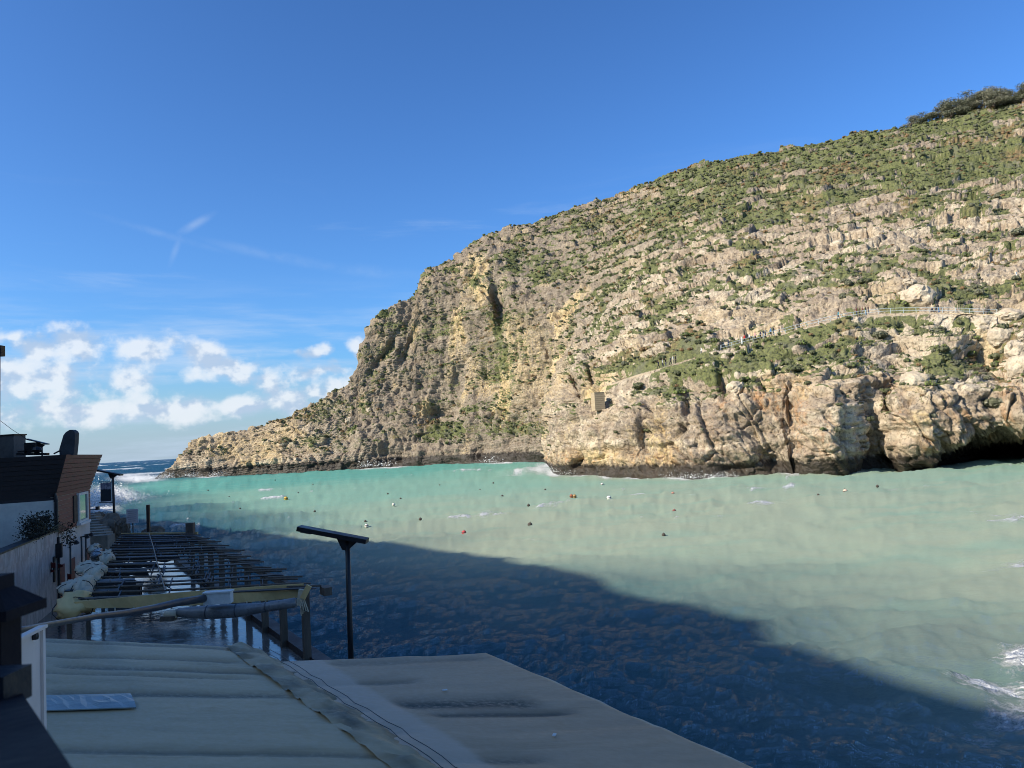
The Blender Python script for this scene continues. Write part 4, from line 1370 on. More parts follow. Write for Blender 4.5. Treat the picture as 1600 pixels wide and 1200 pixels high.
for i, (px, py, rp, zs, lab) in enumerate(BOULDERS):
    p, n = land_at(px, py + rp * 0.35 * zs)
    r = rp * p[1] / FPX
    o = bpy.data.objects.new('boulder', BM[i % 3])
    COL.objects.link(o)
    o.location = tuple(p + np.array([0, 0.35 * r, 0.05 * r]))
    o.scale = (r, r * 0.85, r * zs)
    o.rotation_euler = (0, 0, i * 1.3)
    tag(o, lab, 'boulder', 'boulders on the slope')

# ---- footpath, its railing and the dry stone wall that carries it
M_PATH = simple_mat('path_gravel', (0.33, 0.27, 0.19), 0.95, 0.25, 1.5)
M_RAIL = simple_mat('painted_rail', (0.44, 0.52, 0.55), 0.4, 0.12, 3.0, 0.3)
tan = np.gradient(PATHF[:, :2], axis=0)
tan /= np.linalg.norm(tan, axis=1, keepdims=True)
side = np.stack([tan[:, 1], -tan[:, 0]], 1)           # towards the sea
if side[80, 1] > 0:
    side = -side
rows = [np.concatenate([PATHF[:, :2] + side * w, PATHF[:, 2:] + dz], 1) for w, dz in ((-1.0, 0.02), (0, 0.05), (0.95, 0.03), (1.05, -0.9))]
pathob = grid_mesh('footpath', np.stack(rows, 1), M_PATH, smooth=False)
tag(pathob, 'narrow gravel footpath cut across the slope', None, None, 'structure')
rail = empty('path_railing', tuple(PATHF[90]))
tag(rail, 'pale blue-grey metal railing along the cliff footpath', 'railing')
RL = PATHF.copy()
RL[:, :2] += side * 0.85
s0i = next(i for i in range(160) if project(PATHF[i])[0] > 1122)
e0i = next((i for i in range(159, 0, -1) if project(PATHF[i])[0] < 1566), 150)
pmb = MB().tube([(0, 0, -0.1), (0, 0, 1.1)], 0.042, 6)
post_me = None
step = max(1, int(round(2.0 / (PATHLEN / 159))))
for i in range(s0i, e0i + 1, step):
    if post_me is None:
        o = pmb.build('post', M_RAIL, rail)
        post_me = o.data
    else:
        o = bpy.data.objects.new('post', post_me)
        COL.objects.link(o)
        o.parent = rail
        o.matrix_parent_inverse = parent_matrix(rail).inverted()
    o.location = tuple(RL[i])
for hz in (0.55, 1.08):
    MB().tube([tuple(RL[i] + np.array([0, 0, hz])) for i in range(s0i, e0i + 1, 2)], 0.042, 6).build('rail', M_RAIL, rail)

M_DRY = simple_mat('dry_stone', (0.50, 0.40, 0.26), 0.95, 0.35, 2.5, bump=0.5)
wall = empty('dry_stone_wall', tuple(PATHF[120]))
tag(wall, 'yellowish dry stone wall holding up the path below the railing', 'wall')
smb = MB()
for i in range(159):
    qxp = project(PATHF[i])[0]
    if not (1425 < qxp < 1572):
        continue
    for lay in range(3):
        for s in range(2):
            f_ = (s + random.random() * 0.5) / 2
            c = PATHF[i] * (1 - f_) + PATHF[i + 1] * f_
            c = c + np.array([side[i, 0], side[i, 1], 0]) * (1.12 + 0.12 * random.random() + 0.10 * (2 - lay))
            c[2] += -0.95 + 0.40 * lay
            smb.box(c, (0.42 + 0.2 * random.random(), 0.35, 0.36 + 0.08 * random.random()), random.uniform(-0.3, 0.3) + math.atan2(tan[i, 1], tan[i, 0]))
o = smb.build('stones', M_DRY, wall)
o['kind'] = 'stuff'

# ---- the small squared stone hut wall on the near cliff
M_ASHLAR, t = new_mat('ashlar_stone')
br = t.n('ShaderNodeTexBrick')
co = t.n('ShaderNodeTexCoord').outputs['Object']
t.put(br.inputs['Vector'], t.mapping(co, (1, 1, 1), rot=(R(90), 0, 0)))
br.inputs['Scale'].default_value = 2.0
br.inputs['Color1'].default_value = (0.44, 0.345, 0.225, 1)
br.inputs['Color2'].default_value = (0.38, 0.295, 0.19, 1)
br.inputs['Mortar'].default_value = (0.27, 0.205, 0.13, 1)
finish(t, br.outputs[0], 0.95, br.outputs[1], 0.4, 0.05)
hp, hn = land_at(940, 640)
hutY = hp[1] - 0.6
hb_, ht_ = at(940, 641, hutY), at(940, 613, hutY)
hut = empty('stone_hut', tuple(hb_), R(17))
tag(hut, 'small square stone block structure built against the near cliff', 'hut')
hh_ = ht_[2] - hb_[2]
for k in range(9):
    z0, z1 = hh_ * k / 9, hh_ * (k + 1) / 9
    off = 0.02 * (k % 2)
    MB().box((0, 1.6, (z0 + z1) / 2), (2.3 + off, 2.0 + off, z1 - z0 - 0.03)).build('stone_course', M_ASHLAR).parent = hut
MB().box((0, 1.6, hh_ + 0.06), (2.4, 2.1, 0.10)).build('coping', M_ASHLAR).parent = hut

# ---- agave with a dead flower stalk below the railing
ag, _n = land_at(1403, 512)
agave = empty('agave', tuple(ag))
tag(agave, 'spiky dark agave with a tall bare flower stalk below the railing', 'plant')
M_AGAVE = simple_mat('agave_leaf', (0.055, 0.075, 0.055), 0.6, 0.3, 2.0)
for k in range(22):
    a, tilt = k * 2.4, 0.25 + 0.95 * (k / 22)
    d = np.array([math.cos(a) * math.sin(tilt), math.sin(a) * math.sin(tilt), math.cos(tilt)])
    l = 1.5 + 0.5 * random.random()
    s_ = np.cross(d, (0, 0, 1)); s_ /= np.linalg.norm(s_)
    pts = [ag + d * l * f + s_ * w for f, w in ((0.0, 0.07), (0.4, 0.11), (0.8, 0.05))] + [ag + d * l] + [ag + d * l * f - s_ * w for f, w in ((0.8, 0.05), (0.4, 0.11), (0.0, 0.07))]
    low_ = [p - np.array([0, 0, 0.04]) for p in pts]
    n_ = len(pts)
    MB().add(pts + low_, [tuple(range(n_)), tuple(range(2 * n_ - 1, n_ - 1, -1))] + [(i, i + n_, (i + 1) % n_ + n_, (i + 1) % n_) for i in range(n_)]).build('leaf', M_AGAVE, agave)
MB().tube([ag, ag + np.array([-0.1, 0, 2.0]), ag + np.array([-0.35, 0, 4.6])], [0.07, 0.05, 0.03], 6).build('flower_stalk', M_BARK, agave)

# ---- walkers
def person_mesh(pose):
    hip, kn = 0.92, 0.50
    st = {0: (0.0, 0.0), 1: (0.24, -0.24), 2: (0.12, -0.16)}[pose]
    J = {'pel': (0, 0, 0.95), 'bel': (0, 0, 1.10), 'che': (0, 0.01, 1.33), 'sho': (0, 0.0, 1.45), 'nec': (0, 0.01, 1.53), 'hd1': (0, 0.03, 1.62), 'hd2': (0, 0.02, 1.74)}
    Rr = {'pel': (.155, .11), 'bel': (.145, .105), 'che': (.17, .115), 'sho': (.12, .09), 'nec': (.055, .055), 'hd1': (.078, .09), 'hd2': (.085, .10)}
    E = [('pel', 'bel'), ('bel', 'che'), ('che', 'sho'), ('sho', 'nec'), ('nec', 'hd1'), ('hd1', 'hd2')]
    for s, nm in ((-1, 'l'), (1, 'r')):
        fw = st[0] if s < 0 else st[1]
        J['hip' + nm] = (s * .09, 0, .90); Rr['hip' + nm] = (.10, .10)
        J['kne' + nm] = (s * .10, fw * .6 + .03, .50); Rr['kne' + nm] = (.065, .065)
        J['ank' + nm] = (s * .10, fw, .10); Rr['ank' + nm] = (.045, .05)
        J['toe' + nm] = (s * .11, fw + .17, .035); Rr['toe' + nm] = (.04, .035)
        J['shl' + nm] = (s * .19, 0, 1.42); Rr['shl' + nm] = (.065, .065)
        J['elb' + nm] = (s * .25, -fw * .35, 1.14); Rr['elb' + nm] = (.046, .046)
        J['wri' + nm] = (s * .24, -fw * .6 + .10, .92); Rr['wri' + nm] = (.033, .033)
        J['han' + nm] = (s * .235, -fw * .65 + .13, .83); Rr['han' + nm] = (.04, .025)
        E += [('pel', 'hip' + nm), ('hip' + nm, 'kne' + nm), ('kne' + nm, 'ank' + nm), ('ank' + nm, 'toe' + nm),
              ('sho', 'shl' + nm), ('shl' + nm, 'elb' + nm), ('elb' + nm, 'wri' + nm), ('wri' + nm, 'han' + nm)]
    names = list(J)
    me = bpy.data.meshes.new('person')
    me.from_pydata([J[n] for n in names], [(names.index(a), names.index(b)) for a, b in E], [])
    o = bpy.data.objects.new('person_rig', me)
    COL.objects.link(o)
    md = o.modifiers.new('skin', 'SKIN')
    if not me.skin_vertices:
        bpy.context.view_layer.objects.active = o
        o.select_set(True)
        bpy.ops.mesh.customdata_skin_add()
    for i, n in enumerate(names):
        me.skin_vertices[0].data[i].radius = Rr[n]
        me.skin_vertices[0].data[i].use_root = (n == 'pel')
    sb = o.modifiers.new('sub', 'SUBSURF')
    sb.levels = 1
    dg = bpy.context.evaluated_depsgraph_get()
    out = bpy.data.meshes.new_from_object(o.evaluated_get(dg))
    bpy.data.objects.remove(o, do_unlink=True)
    out.shade_smooth()
    return out


POSES = [person_mesh(k) for k in (0, 1, 2)]
M_SKIN = simple_mat('skin', (0.42, 0.26, 0.18), 0.6, 0.1)
M_HAIR = simple_mat('hair', (0.05, 0.035, 0.025), 0.7, 0.3)
M_SHOE = simple_mat('shoe', (0.05, 0.05, 0.05), 0.7, 0.2)
CLOTH = {}


def cloth(c):
    if c not in CLOTH:
        CLOTH[c] = simple_mat('cloth', c, 0.85, 0.15, 8.0)
    return CLOTH[c]


PAL = {'black': (.012, .012, .014), 'navy': (.018, .025, .055), 'white': (.62, .62, .60), 'red': (.42, .035, .03), 'pink': (.55, .22, .25), 'blue': (.05, .16, .36), 'grey': (.22, .22, .23), 'jeans': (.03, .05, .10),
       'brown': (.09, .055, .04), 'beige': (.45, .38, .28), 'maroon': (.12, .03, .03), 'teal': (.04, .20, .26)}
PEOPLE = [(1031, 'navy', 'black', 'person in dark clothes, lowest on the footpath'), (1038, 'white', 'navy', 'person in white second from the foot of the path'), (1043, 'black', 'jeans', 'person in a black top near the foot of the path, left of a pair'),
          (1047, 'navy', 'black', 'person in navy near the foot of the path, right of a pair'), (1052, 'white', 'beige', 'person in white and beige in the lowest group'), (1057, 'black', 'black', 'person all in black at the top of the lowest group'),
          (1098, 'white', 'grey', 'lone person in a white top walking between the two groups'), (1140, 'navy', 'jeans', 'person in navy leaning by the left end of the railing'), (1157, 'white', 'white', 'person all in white at the tail of the crowd'),
          (1165, 'red', 'black', 'person in a red top among the crowd by the railing'), (1172, 'white', 'black', 'person in a white top right of the one in red'), (1180, 'pink', 'black', 'person in a pink top in the crowd'),
          (1187, 'navy', 'black', 'person in dark clothes right of the one in pink'), (1192, 'navy', 'jeans', 'person in navy in the middle of the crowd'), (1197, 'grey', 'jeans', 'person in grey and jeans in the middle of the crowd'),
          (1203, 'blue', 'black', 'person in a blue top near the head of the crowd'), (1211, 'black', 'black', 'tall person in black at the head of the crowd'), (1218, 'brown', 'black', 'person in brown at the very head of the crowd'),
          (1311, 'teal', 'jeans', 'person in a bright blue jacket walking alone on the path'), (1337, 'maroon', 'jeans', 'person in maroon, leftmost of the upper group'), (1342, 'brown', 'black', 'person in brown, second of the upper group'),
          (1347, 'maroon', 'grey', 'person in maroon and grey trousers in the upper group'), (1352, 'black', 'blue', 'person in black top and blue trousers in the upper group'), (1358, 'brown', 'jeans', 'person in brown, rightmost of the upper group'),
          (1459, 'beige', 'jeans', 'person in beige standing left of the pair by the railing'), (1465, 'black', 'blue', 'person in black standing right of the pair by the railing')]


def make_person(p, rz, pose, top, leg, label, hat=None, s=1.0):
    me = POSES[pose].copy()
    for m_ in (M_SHOE, cloth(PAL[leg]), cloth(PAL[top]), M_SKIN, M_HAIR if hat is None else cloth(PAL[hat])):
        me.materials.append(m_)
    n = len(me.polygons)
    c = np.zeros(n * 3)
    me.polygons.foreach_get('center', c)
    c = c.reshape(-1, 3)
    z = c[:, 2]
    mi = np.where(z < 0.10, 0, np.where(z < 0.98, 1, np.where(z < 1.49, 2, 3)))
    mi = np.where((np.abs(c[:, 0]) > 0.17) & (z < 1.15), 2, mi)
    mi = np.where((np.abs(c[:, 0]) > 0.17) & (z < 0.93), 3, mi)
    mi = np.where((z > 1.70) | ((z > 1.57) & (c[:, 1] < 0.0)), 4, mi)
    me.polygons.foreach_set('material_index', mi.astype(np.int32))
    o = bpy.data.objects.new('person', me)
    COL.objects.link(o)
    o.location = tuple(p)
    o.rotation_euler = (0, 0, rz)
    o.scale = (s, s, s)
    tag(o, label, 'person', 'walkers on the footpath')
    return o


ppx = np.array([project(q)[0] for q in PATHF])
for i, (px, top, leg, lab) in enumerate(PEOPLE):
    k = int(np.argmin(np.abs(ppx - px)))
    w = random.uniform(0.05, 0.65)
    p = PATHF[k] + np.array([side[k, 0] * w, side[k, 1] * w, 0.04])
    head = math.atan2(tan[k, 1], tan[k, 0]) - math.pi / 2 + (0 if i % 3 else math.pi)
    make_person(p, head, [1, 2, 0][i % 3], top, leg, lab, None, random.uniform(1.08, 1.2))
p, _n = land_at(1588, 437)
make_person(p, 0.6, 0, 'white', 'white', 'person in white with a red hat standing high on the right slope', 'red', 1.0)

# ---- buoys on the bay
def buoy(px, py, dia, c, label):
    p = at(px, py, z=0.0)
    z = sea_z(p[0], p[1])
    root = empty('mooring_buoy', (p[0], p[1], z + dia * 0.12))
    m_ = cloth(c)
    r = dia / 2
    prof = [(r * math.cos(a), r * math.sin(a)) for a in np.linspace(-1.45, 1.45, 9)]
    o = MB().lathe((0, 0, 0), prof, 14).build('float_body', m_, None, True); o.parent = root
    o = MB().lathe((0, 0, 0), [(r * 1.02, -r * .14), (r * 1.08, 0), (r * 1.02, r * .14)], 14).build('collar', cloth((.05, .045, .04)), None, True); o.parent = root
    o = MB().tube([(r * .22 * math.cos(a), 0, r * 1.12 + r * .22 * math.sin(a)) for a in np.linspace(0, 6.28, 10)], r * .06, 5).build('ring', cloth((.12, .10, .09)), None, True); o.parent = root
    root.rotation_euler = (random.uniform(-.3, .3), random.uniform(-.3, .3), random.random() * 6)
    tag(root, label, 'buoy', 'mooring buoys on the bay')
    return root


DARK, WHT = (.06, .048, .038), (.62, .60, .54)
BUOYS = [(447, 784, .95, (.62, .40, .06), 'large yellow buoy on the bay'), (725, 834, .62, (.45, .05, .06), 'red buoy near the shadow edge'), (952, 787, .80, (.72, .74, .70), 'biggest white buoy, in the middle of the bay'),
         (573, 829, .60, WHT, 'white buoy nearest to the solar lamp post'), (615, 794, .62, WHT, 'white buoy above and right of the lamp post'), (941, 759, .65, WHT, 'white buoy close to the dark foot of the near cliff'),
         (1321, 771, .75, (.50, .36, .28), 'pinkish buoy below the right-hand cliff'), (893, 777, .75, (.30, .10, .05), 'reddish brown buoy, left of a close pair'), (898, 777, .75, (.36, .22, .08), 'rusty buoy, right of a close pair'),
         (828, 819, .66, DARK, 'dark buoy nearest to the shadow edge in the middle'), (1054, 803, .6, (.20, .06, .05), 'dark red buoy alone on the right half of the bay'), (1052, 778, .55, (.40, .20, .15), 'reddish buoy above the dark red one')]
ORD = ['first', 'second', 'third', 'fourth', 'fifth', 'sixth', 'seventh', 'eighth', 'ninth', 'tenth', 'eleventh', 'twelfth', 'thirteenth', 'fourteenth', 'fifteenth', 'sixteenth', 'seventeenth', 'eighteenth', 'nineteenth', 'twentieth', 'twenty-first', 'twenty-second', 'twenty-third']
for nb_, (px, py) in enumerate(sorted([(325, 766), (358, 776), (386, 783), (375, 794), (466, 772), (489, 758), (603, 739), (606, 773), (626, 781), (492, 806), (571, 818), (678, 745), (687, 759), (657, 816), (771, 757), (750, 765),
                 (785, 777), (826, 793), (852, 766), (1279, 780), (1371, 761), (430, 752), (1037, 836)])):
    BUOYS.append((px, py, 0.42 + .1 * random.random(), DARK, 'small dark mooring buoy, %s from the left among the dark ones' % ORD[nb_]))
for b_ in BUOYS:
    buoy(b_[0], b_[1], b_[2] * 0.75, *b_[3:])

# ================================================================== THE WATERFRONT
DECK_Z = 1.0
EA, EB = np.array([-8.3, 29.6]), np.array([-22.6, 53.0])          # the deck's sea edge
ED = (EB - EA) / np.linalg.norm(EB - EA)
EN = np.array([ED[1], -ED[0]])                                     # towards the sea
FD = np.array([math.sin(R(-19.7)), math.cos(R(-19.7))])            # direction of the house fronts
FP = np.array([-30.5, 55.0])                                       # far corner of the boarded house
FN = np.array([FD[1], -FD[0]])                                     # out of the house front


def fpt(s, out=0.0, z=0.0):
    """a point s metres along the house front from the far corner (negative = nearer), out metres in front of it"""
    q = FP + FD * s + FN * out
    return np.array([q[0], q[1], z])


def ept(s, out=0.0, z=0.0):
    """a point s metres along the deck edge from the near pergola post"""
    q = EA + ED * s + EN * out
    return np.array([q[0], q[1], z])


# ---- materials
M_WET, t = new_mat('wet_concrete')
pos = t.n('ShaderNodeNewGeometry').outputs['Position']
n1 = t.noise(pos, 0.5, 5.0, 0.6)
n2 = t.noise(pos, 5.0, 4.0, 0.6)
n3 = t.noise(t.mapping(pos, (1, 1, 1), rot=(0, 0, 0.5)), 2.2, 3.0, 0.5)
c_ = t.mix(t.sstep(n1, 0.35, 0.65), (0.10, 0.095, 0.085), (0.18, 0.165, 0.145))
finish(t, c_, t.sstep(n1, 0.40, 0.70, 0.06, 0.22), t.math('ADD', t.math('MULTIPLY', n2, 0.25), n3), 0.35, 0.03, 0.9)

M_PLASTER, t = new_mat('peeling_plaster')
pos = t.n('ShaderNodeNewGeometry').outputs['Position']
n1, n2, n3 = t.noise(pos, 0.9, 6.0, 0.65), t.noise(t.mapping(pos, (1, 1, 0.3)), 3.0, 6.0, 0.7), t.noise(pos, 9.0, 4.0, 0.6)
c_ = t.mix(t.sstep(n2, 0.35, 0.62), (0.35, 0.29, 0.245), (0.56, 0.49, 0.43))
c_ = t.mix(t.sstep(n1, 0.48, 0.62, 0, 0.8), c_, (0.43, 0.33, 0.28))
c_ = t.mix(t.sstep(n3, 0.55, 0.72, 0, 0.5), c_, (0.22, 0.19, 0.16))
finish(t, c_, 0.95, t.math('ADD', n2, t.math('MULTIPLY', n3, 0.4)), 0.8, 0.06)
M_CREAM = simple_mat('cream_plaster', (0.60, 0.53, 0.46), 0.9, 0.10, 0.8, bump=0.25)
M_WHITEWALL = simple_mat('white_plaster', (0.62, 0.56, 0.47), 0.85, 0.14, 0.7, bump=0.2)
M_BOARD = simple_mat('red_brown_boards', (0.19, 0.068, 0.048), 0.7, 0.30, 1.6, stretch=(0.4, 0.4, 4))
M_DARKBOARD = simple_mat('shaded_dark_boards', (0.030, 0.021, 0.019), 0.7, 0.3, 1.6, stretch=(0.4, 0.4, 4))  # shaded copy of the board colour, also used for backing and shutter
M_DARK = simple_mat('dark_metal', (0.018, 0.018, 0.020), 0.45, 0.3, 3.0, 0.3)
M_WINFRAME = simple_mat('white_frame', (0.62, 0.62, 0.58), 0.6, 0.1)
M_GLASS, t = new_mat('window_glass')
finish(t, (0.05, 0.07, 0.07), 0.05, spec=0.9, metallic=0.35)
M_TIMBER = simple_mat('weathered_timber', (0.105, 0.078, 0.055), 0.75, 0.35, 2.5, stretch=(3, 3, 0.5))
M_KERB = simple_mat('tarred_timber', (0.030, 0.017, 0.014), 0.6, 0.35, 2.0)
M_STEEL = simple_mat('grey_tube', (0.075, 0.078, 0.085), 0.45, 0.3, 3.0, 0.4)
M_TARP = simple_mat('grey_blue_tarp', (0.115, 0.125, 0.135), 0.38, 0.25, 1.5, bump=0.4)
M_DARKTARP = simple_mat('dark_tarp', (0.065, 0.062, 0.060), 0.40, 0.35, 1.2, bump=0.5)
M_YELLOW = simple_mat('beige_valance', (0.66, 0.45, 0.19), 0.75, 0.12, 0.8, bump=0.2)
M_CANVAS = simple_mat('off_white_canvas', (0.52, 0.44, 0.31), 0.7, 0.18, 1.2, bump=0.3)
M_PVC = simple_mat('clear_pvc_roll', (0.17, 0.17, 0.17), 0.3, 0.3, 1.5)
M_REDCLOTH = simple_mat('red_cloth', (0.16, 0.025, 0.020), 0.85, 0.2)
M_ROCKD = simple_mat('shore_rock', (0.13, 0.10, 0.072), 0.9, 0.45, 0.9, bump=0.8)

# ---- the terrace deck with its timber edge
mb = MB()
inner = [fpt(s, -0.3) for s in (-75, -50, -30, -10, 3, 10)]
outer = [ept(s, 0.25) for s in (-48, -24, -10, 4, 27.5, 38)]
vs = [(p[0], p[1], DECK_Z) for p in inner] + [(p[0], p[1], DECK_Z) for p in outer]
lowv = [(x, y, -3.0) for (x, y, z) in vs]
n = 6
fs = []
for i in range(n - 1):
    fs.append((i, n + i, n + i + 1, i + 1))
    fs.append((n + i, 2 * n + n + i, 2 * n + n + i + 1, n + i + 1))
fs.append((n - 1, 2 * n - 1, 4 * n - 1, 3 * n - 1))
mb.add(vs + lowv, fs)
deck = mb.build('terrace_pavement', M_WET)
tag(deck, 'wet concrete waterfront terrace', None, None, 'structure')
kerb = MB().bar(ept(-45, 0.35, DECK_Z + 0.10), ept(36, 0.35, DECK_Z + 0.10), 0.55, 0.34).build('timber_kerb', M_KERB)
tag(kerb, 'dark tarred timber beam along the sea edge of the terrace', 'kerb beam')


def prism(name, ring, z0, z1, m_, parent=None):
    n = len(ring)
    return MB().add([(p[0], p[1], z0) for p in ring] + [(p[0], p[1], z1) for p in ring],
                    [tuple(range(n - 1, -1, -1)), tuple(range(n, 2 * n))] + [(i, (i + 1) % n, (i + 1) % n + n, i + n) for i in range(n)]).build(name, m_, parent)


# ---- the boarded house
HN = -10.9                                # its near end, along the front
ZB, ZT = 5.0, 9.62                        # foot and top of the boarding on the front
house = empty('boarded_house', tuple(fpt(HN, 0, DECK_Z)))
tag(house, 'house with flared red-brown board parapet and cream plaster below', 'house')
prism('wall', [fpt(0, 0), fpt(HN, 0), fpt(HN, -9), fpt(0, -9)], DECK_Z - 0.5, 8.2, M_CREAM, house)
# front boards: upright up to 7.6, flaring outwards above
NB = 17
for k in range(NB):
    z0, z1 = ZB + (ZT - ZB) * k / NB, ZB + (ZT - ZB) * (k + 0.90) / NB
    fl0, fl1 = 0.72 * max(0, (z0 - 7.2) / (ZT - 7.2)), 0.72 * max(0, (z1 - 7.2) / (ZT - 7.2))
    dn = 0.0
    a0, a1 = fpt(HN - fl0 * 0.9, fl0 + 0.05, z0), fpt(HN - fl1 * 0.9, fl1 + 0.05, z1)
    b0, b1 = fpt(0 + fl0 * 1.1, fl0 + 0.05, z0), fpt(0 + fl1 * 1.1, fl1 + 0.05, z1)
    th = np.array([-FN[0], -FN[1], 0]) * 0.05
    # the two lowest boards run out short of the window sill as in the photograph
    MB().hexa([a0, b0, b0 + th, a0 + th, a1, b1, b1 + th, a1 + th]).build('board', M_BOARD, house)
    if z0 > 6.9:
        # end boards facing the camera, their shade put into a darker colour
        e0, e1 = fpt(HN - fl0 * 0.9 - 0.04, -9.0, z0), fpt(HN - fl1 * 0.9 - 0.04, -9.0, z1)
        te = np.array([FD[0], FD[1], 0]) * 0.05
        c0, c1 = fpt(HN - fl0 * 0.9 - 0.04, fl0 + 0.04, z0), fpt(HN - fl1 * 0.9 - 0.04, fl1 + 0.04, z1)
        MB().hexa([e0, c0, c0 + te, e0 + te, e1, c1, c1 + te, e1 + te]).build('end_board', M_DARKBOARD, house)
zb_, zt_ = 7.2, ZT - 0.03
MB().hexa([fpt(HN - 0.0, 0.0, zb_), fpt(0, 0.0, zb_), fpt(0, -0.3, zb_), fpt(HN, -0.3, zb_), fpt(HN - 0.60, 0.68, zt_), fpt(0.75, 0.68, zt_), fpt(0.75, 0.3, zt_), fpt(HN - 0.60, 0.3, zt_)]).build('flared_backing', M_DARKBOARD, house)
MB().hexa([fpt(HN + 0.02, -9, 6.9), fpt(HN + 0.02, -0.3, 6.9), fpt(HN + 0.3, -0.3, 6.9), fpt(HN + 0.3, -9, 6.9), fpt(HN - 0.60, -9, zt_), fpt(HN - 0.60, 0.3, zt_), fpt(HN - 0.3, 0.3, zt_), fpt(HN - 0.3, -9, zt_)]).build('end_backing', M_DARKBOARD, house)
prism('roof_slab', [fpt(0.4, 0.4), fpt(HN - 0.4, 0.4), fpt(HN - 0.4, -9), fpt(0.4, -9)], 8.9, 9.0, M_DARK, house)
prism('parapet_backing', [fpt(-0.2, -0.02), fpt(HN + 0.15, -0.02), fpt(HN + 0.15, -9), fpt(-0.2, -9)], 8.19, 8.9, M_DARKBOARD, house)
# end wall facing the camera: whitewashed
MB().hexa([fpt(HN - 0.06, -9, DECK_Z), fpt(HN - 0.06, -0.05, DECK_Z), fpt(HN, -0.05, DECK_Z), fpt(HN, -9, DECK_Z),
           fpt(HN - 0.06, -9, 7.0), fpt(HN - 0.06, -0.05, 7.0), fpt(HN, -0.05, 7.0), fpt(HN, -9, 7.0)]).build('end_wall', M_WHITEWALL, house)
MB().tube([fpt(HN - 0.12, 0.02, 7.4), fpt(HN - 0.12, 0.10, 7.0), fpt(HN - 0.12, 0.10, DECK_Z)], 0.10, 8).build('drainpipe', M_DARK, house)
# window let into the boards
win = empty('window', (0, 0, 0))
win.parent = house
win.matrix_parent_inverse = parent_matrix(house).inverted()
w0, w1, wz0, wz1 = -4.9, -1.6, 5.15, 7.1
for (s0_, s1_, za, zb) in ((w0, w1, wz0, wz0 + 0.16), (w0, w1, wz1 - 0.16, wz1), (w0, w0 + 0.35, wz0 + 0.16, wz1 - 0.16), (w1 - 0.35, w1, wz0 + 0.16, wz1 - 0.16)):
    MB().hexa([fpt(s0_, 0.03, za), fpt(s1_, 0.03, za), fpt(s1_, 0.20, za), fpt(s0_, 0.20, za), fpt(s0_, 0.03, zb), fpt(s1_, 0.03, zb), fpt(s1_, 0.20, zb), fpt(s0_, 0.20, zb)]).build('frame', M_WINFRAME, win)
MB().hexa([fpt(w0 + .3, 0.06, wz0 + .1), fpt(w1 - .3, 0.06, wz0 + .1), fpt(w1 - .3, 0.13, wz0 + .1), fpt(w0 + .3, 0.13, wz0 + .1),
           fpt(w0 + .3, 0.06, wz1 - .1), fpt(w1 - .3, 0.06, wz1 - .1), fpt(w1 - .3, 0.13, wz1 - .1), fpt(w0 + .3, 0.13, wz1 - .1)]).build('pane', M_GLASS, win)
MB().hexa([fpt(w0 - .1, 0.03, wz0 - .14), fpt(w1 + .1, 0.03, wz0 - .14), fpt(w1 + .1, 0.34, wz0 - .14), fpt(w0 - .1, 0.34, wz0 - .14),
           fpt(w0 - .1, 0.03, wz0), fpt(w1 + .1, 0.03, wz0), fpt(w1 + .1, 0.30, wz0), fpt(w0 - .1, 0.30, wz0)]).build('sill', M_WINFRAME, win)
MB().hexa([fpt(-6.1, 0.03, 5.3), fpt(-5.0, 0.03, 5.3), fpt(-5.0, 0.13, 5.3), fpt(-6.1, 0.13, 5.3), fpt(-6.1, 0.03, 7.0), fpt(-5.0, 0.03, 7.0), fpt(-5.0, 0.13, 7.0), fpt(-6.1, 0.13, 7.0)]).build('shutter', M_DARKBOARD, house)
# wall lamps, pipes and doors on the cream front
for s in (-7.2, -3.6, -2.1):
    ln = empty('wall_lamp', tuple(fpt(s, 0, 4.2)))
    MB().bar(fpt(s, 0.0, 4.15), fpt(s, 0.42, 4.2), 0.10, 0.08).build('bracket', M_DARK, ln)
    MB().lathe(fpt(s, 0.42, 4.02), [(0.05, 0), (0.17, 0.06), (0.16, 0.12), (0.04, 0.26)], 8).build('shade', M_DARK, ln)
    tag(ln, {-7.2: 'dark wall lamp nearest to the drainpipe on the cream wall', -3.6: 'dark wall lamp in the middle of the cream wall', -2.1: 'dark wall lamp nearest to the far house corner'}[s], 'wall lamp', 'wall lamps on the cream front')
    MB().tube([fpt(s + 0.15, 0.05, 4.1), fpt(s + 0.15, 0.05, 2.2)], 0.05, 6).build('conduit', M_STEEL, house)
for s, w in ((-9.4, 1.2), (-6.3, 1.2), (-1.2, 1.0)):
    d_ = MB().hexa([fpt(s - w / 2, 0.0, DECK_Z), fpt(s + w / 2, 0.0, DECK_Z), fpt(s + w / 2, 0.06, DECK_Z), fpt(s - w / 2, 0.06, DECK_Z),
                    fpt(s - w / 2, 0.0, 3.1), fpt(s + w / 2, 0.0, 3.1), fpt(s + w / 2, 0.06, 3.1), fpt(s - w / 2, 0.06, 3.1)]).build('door', M_BOARD, house)
    MB().bar(fpt(s + w * .3, 0.10, 2.0), fpt(s + w * .3, 0.10, 2.25), 0.04, 0.06).build('handle', M_STEEL, d_)

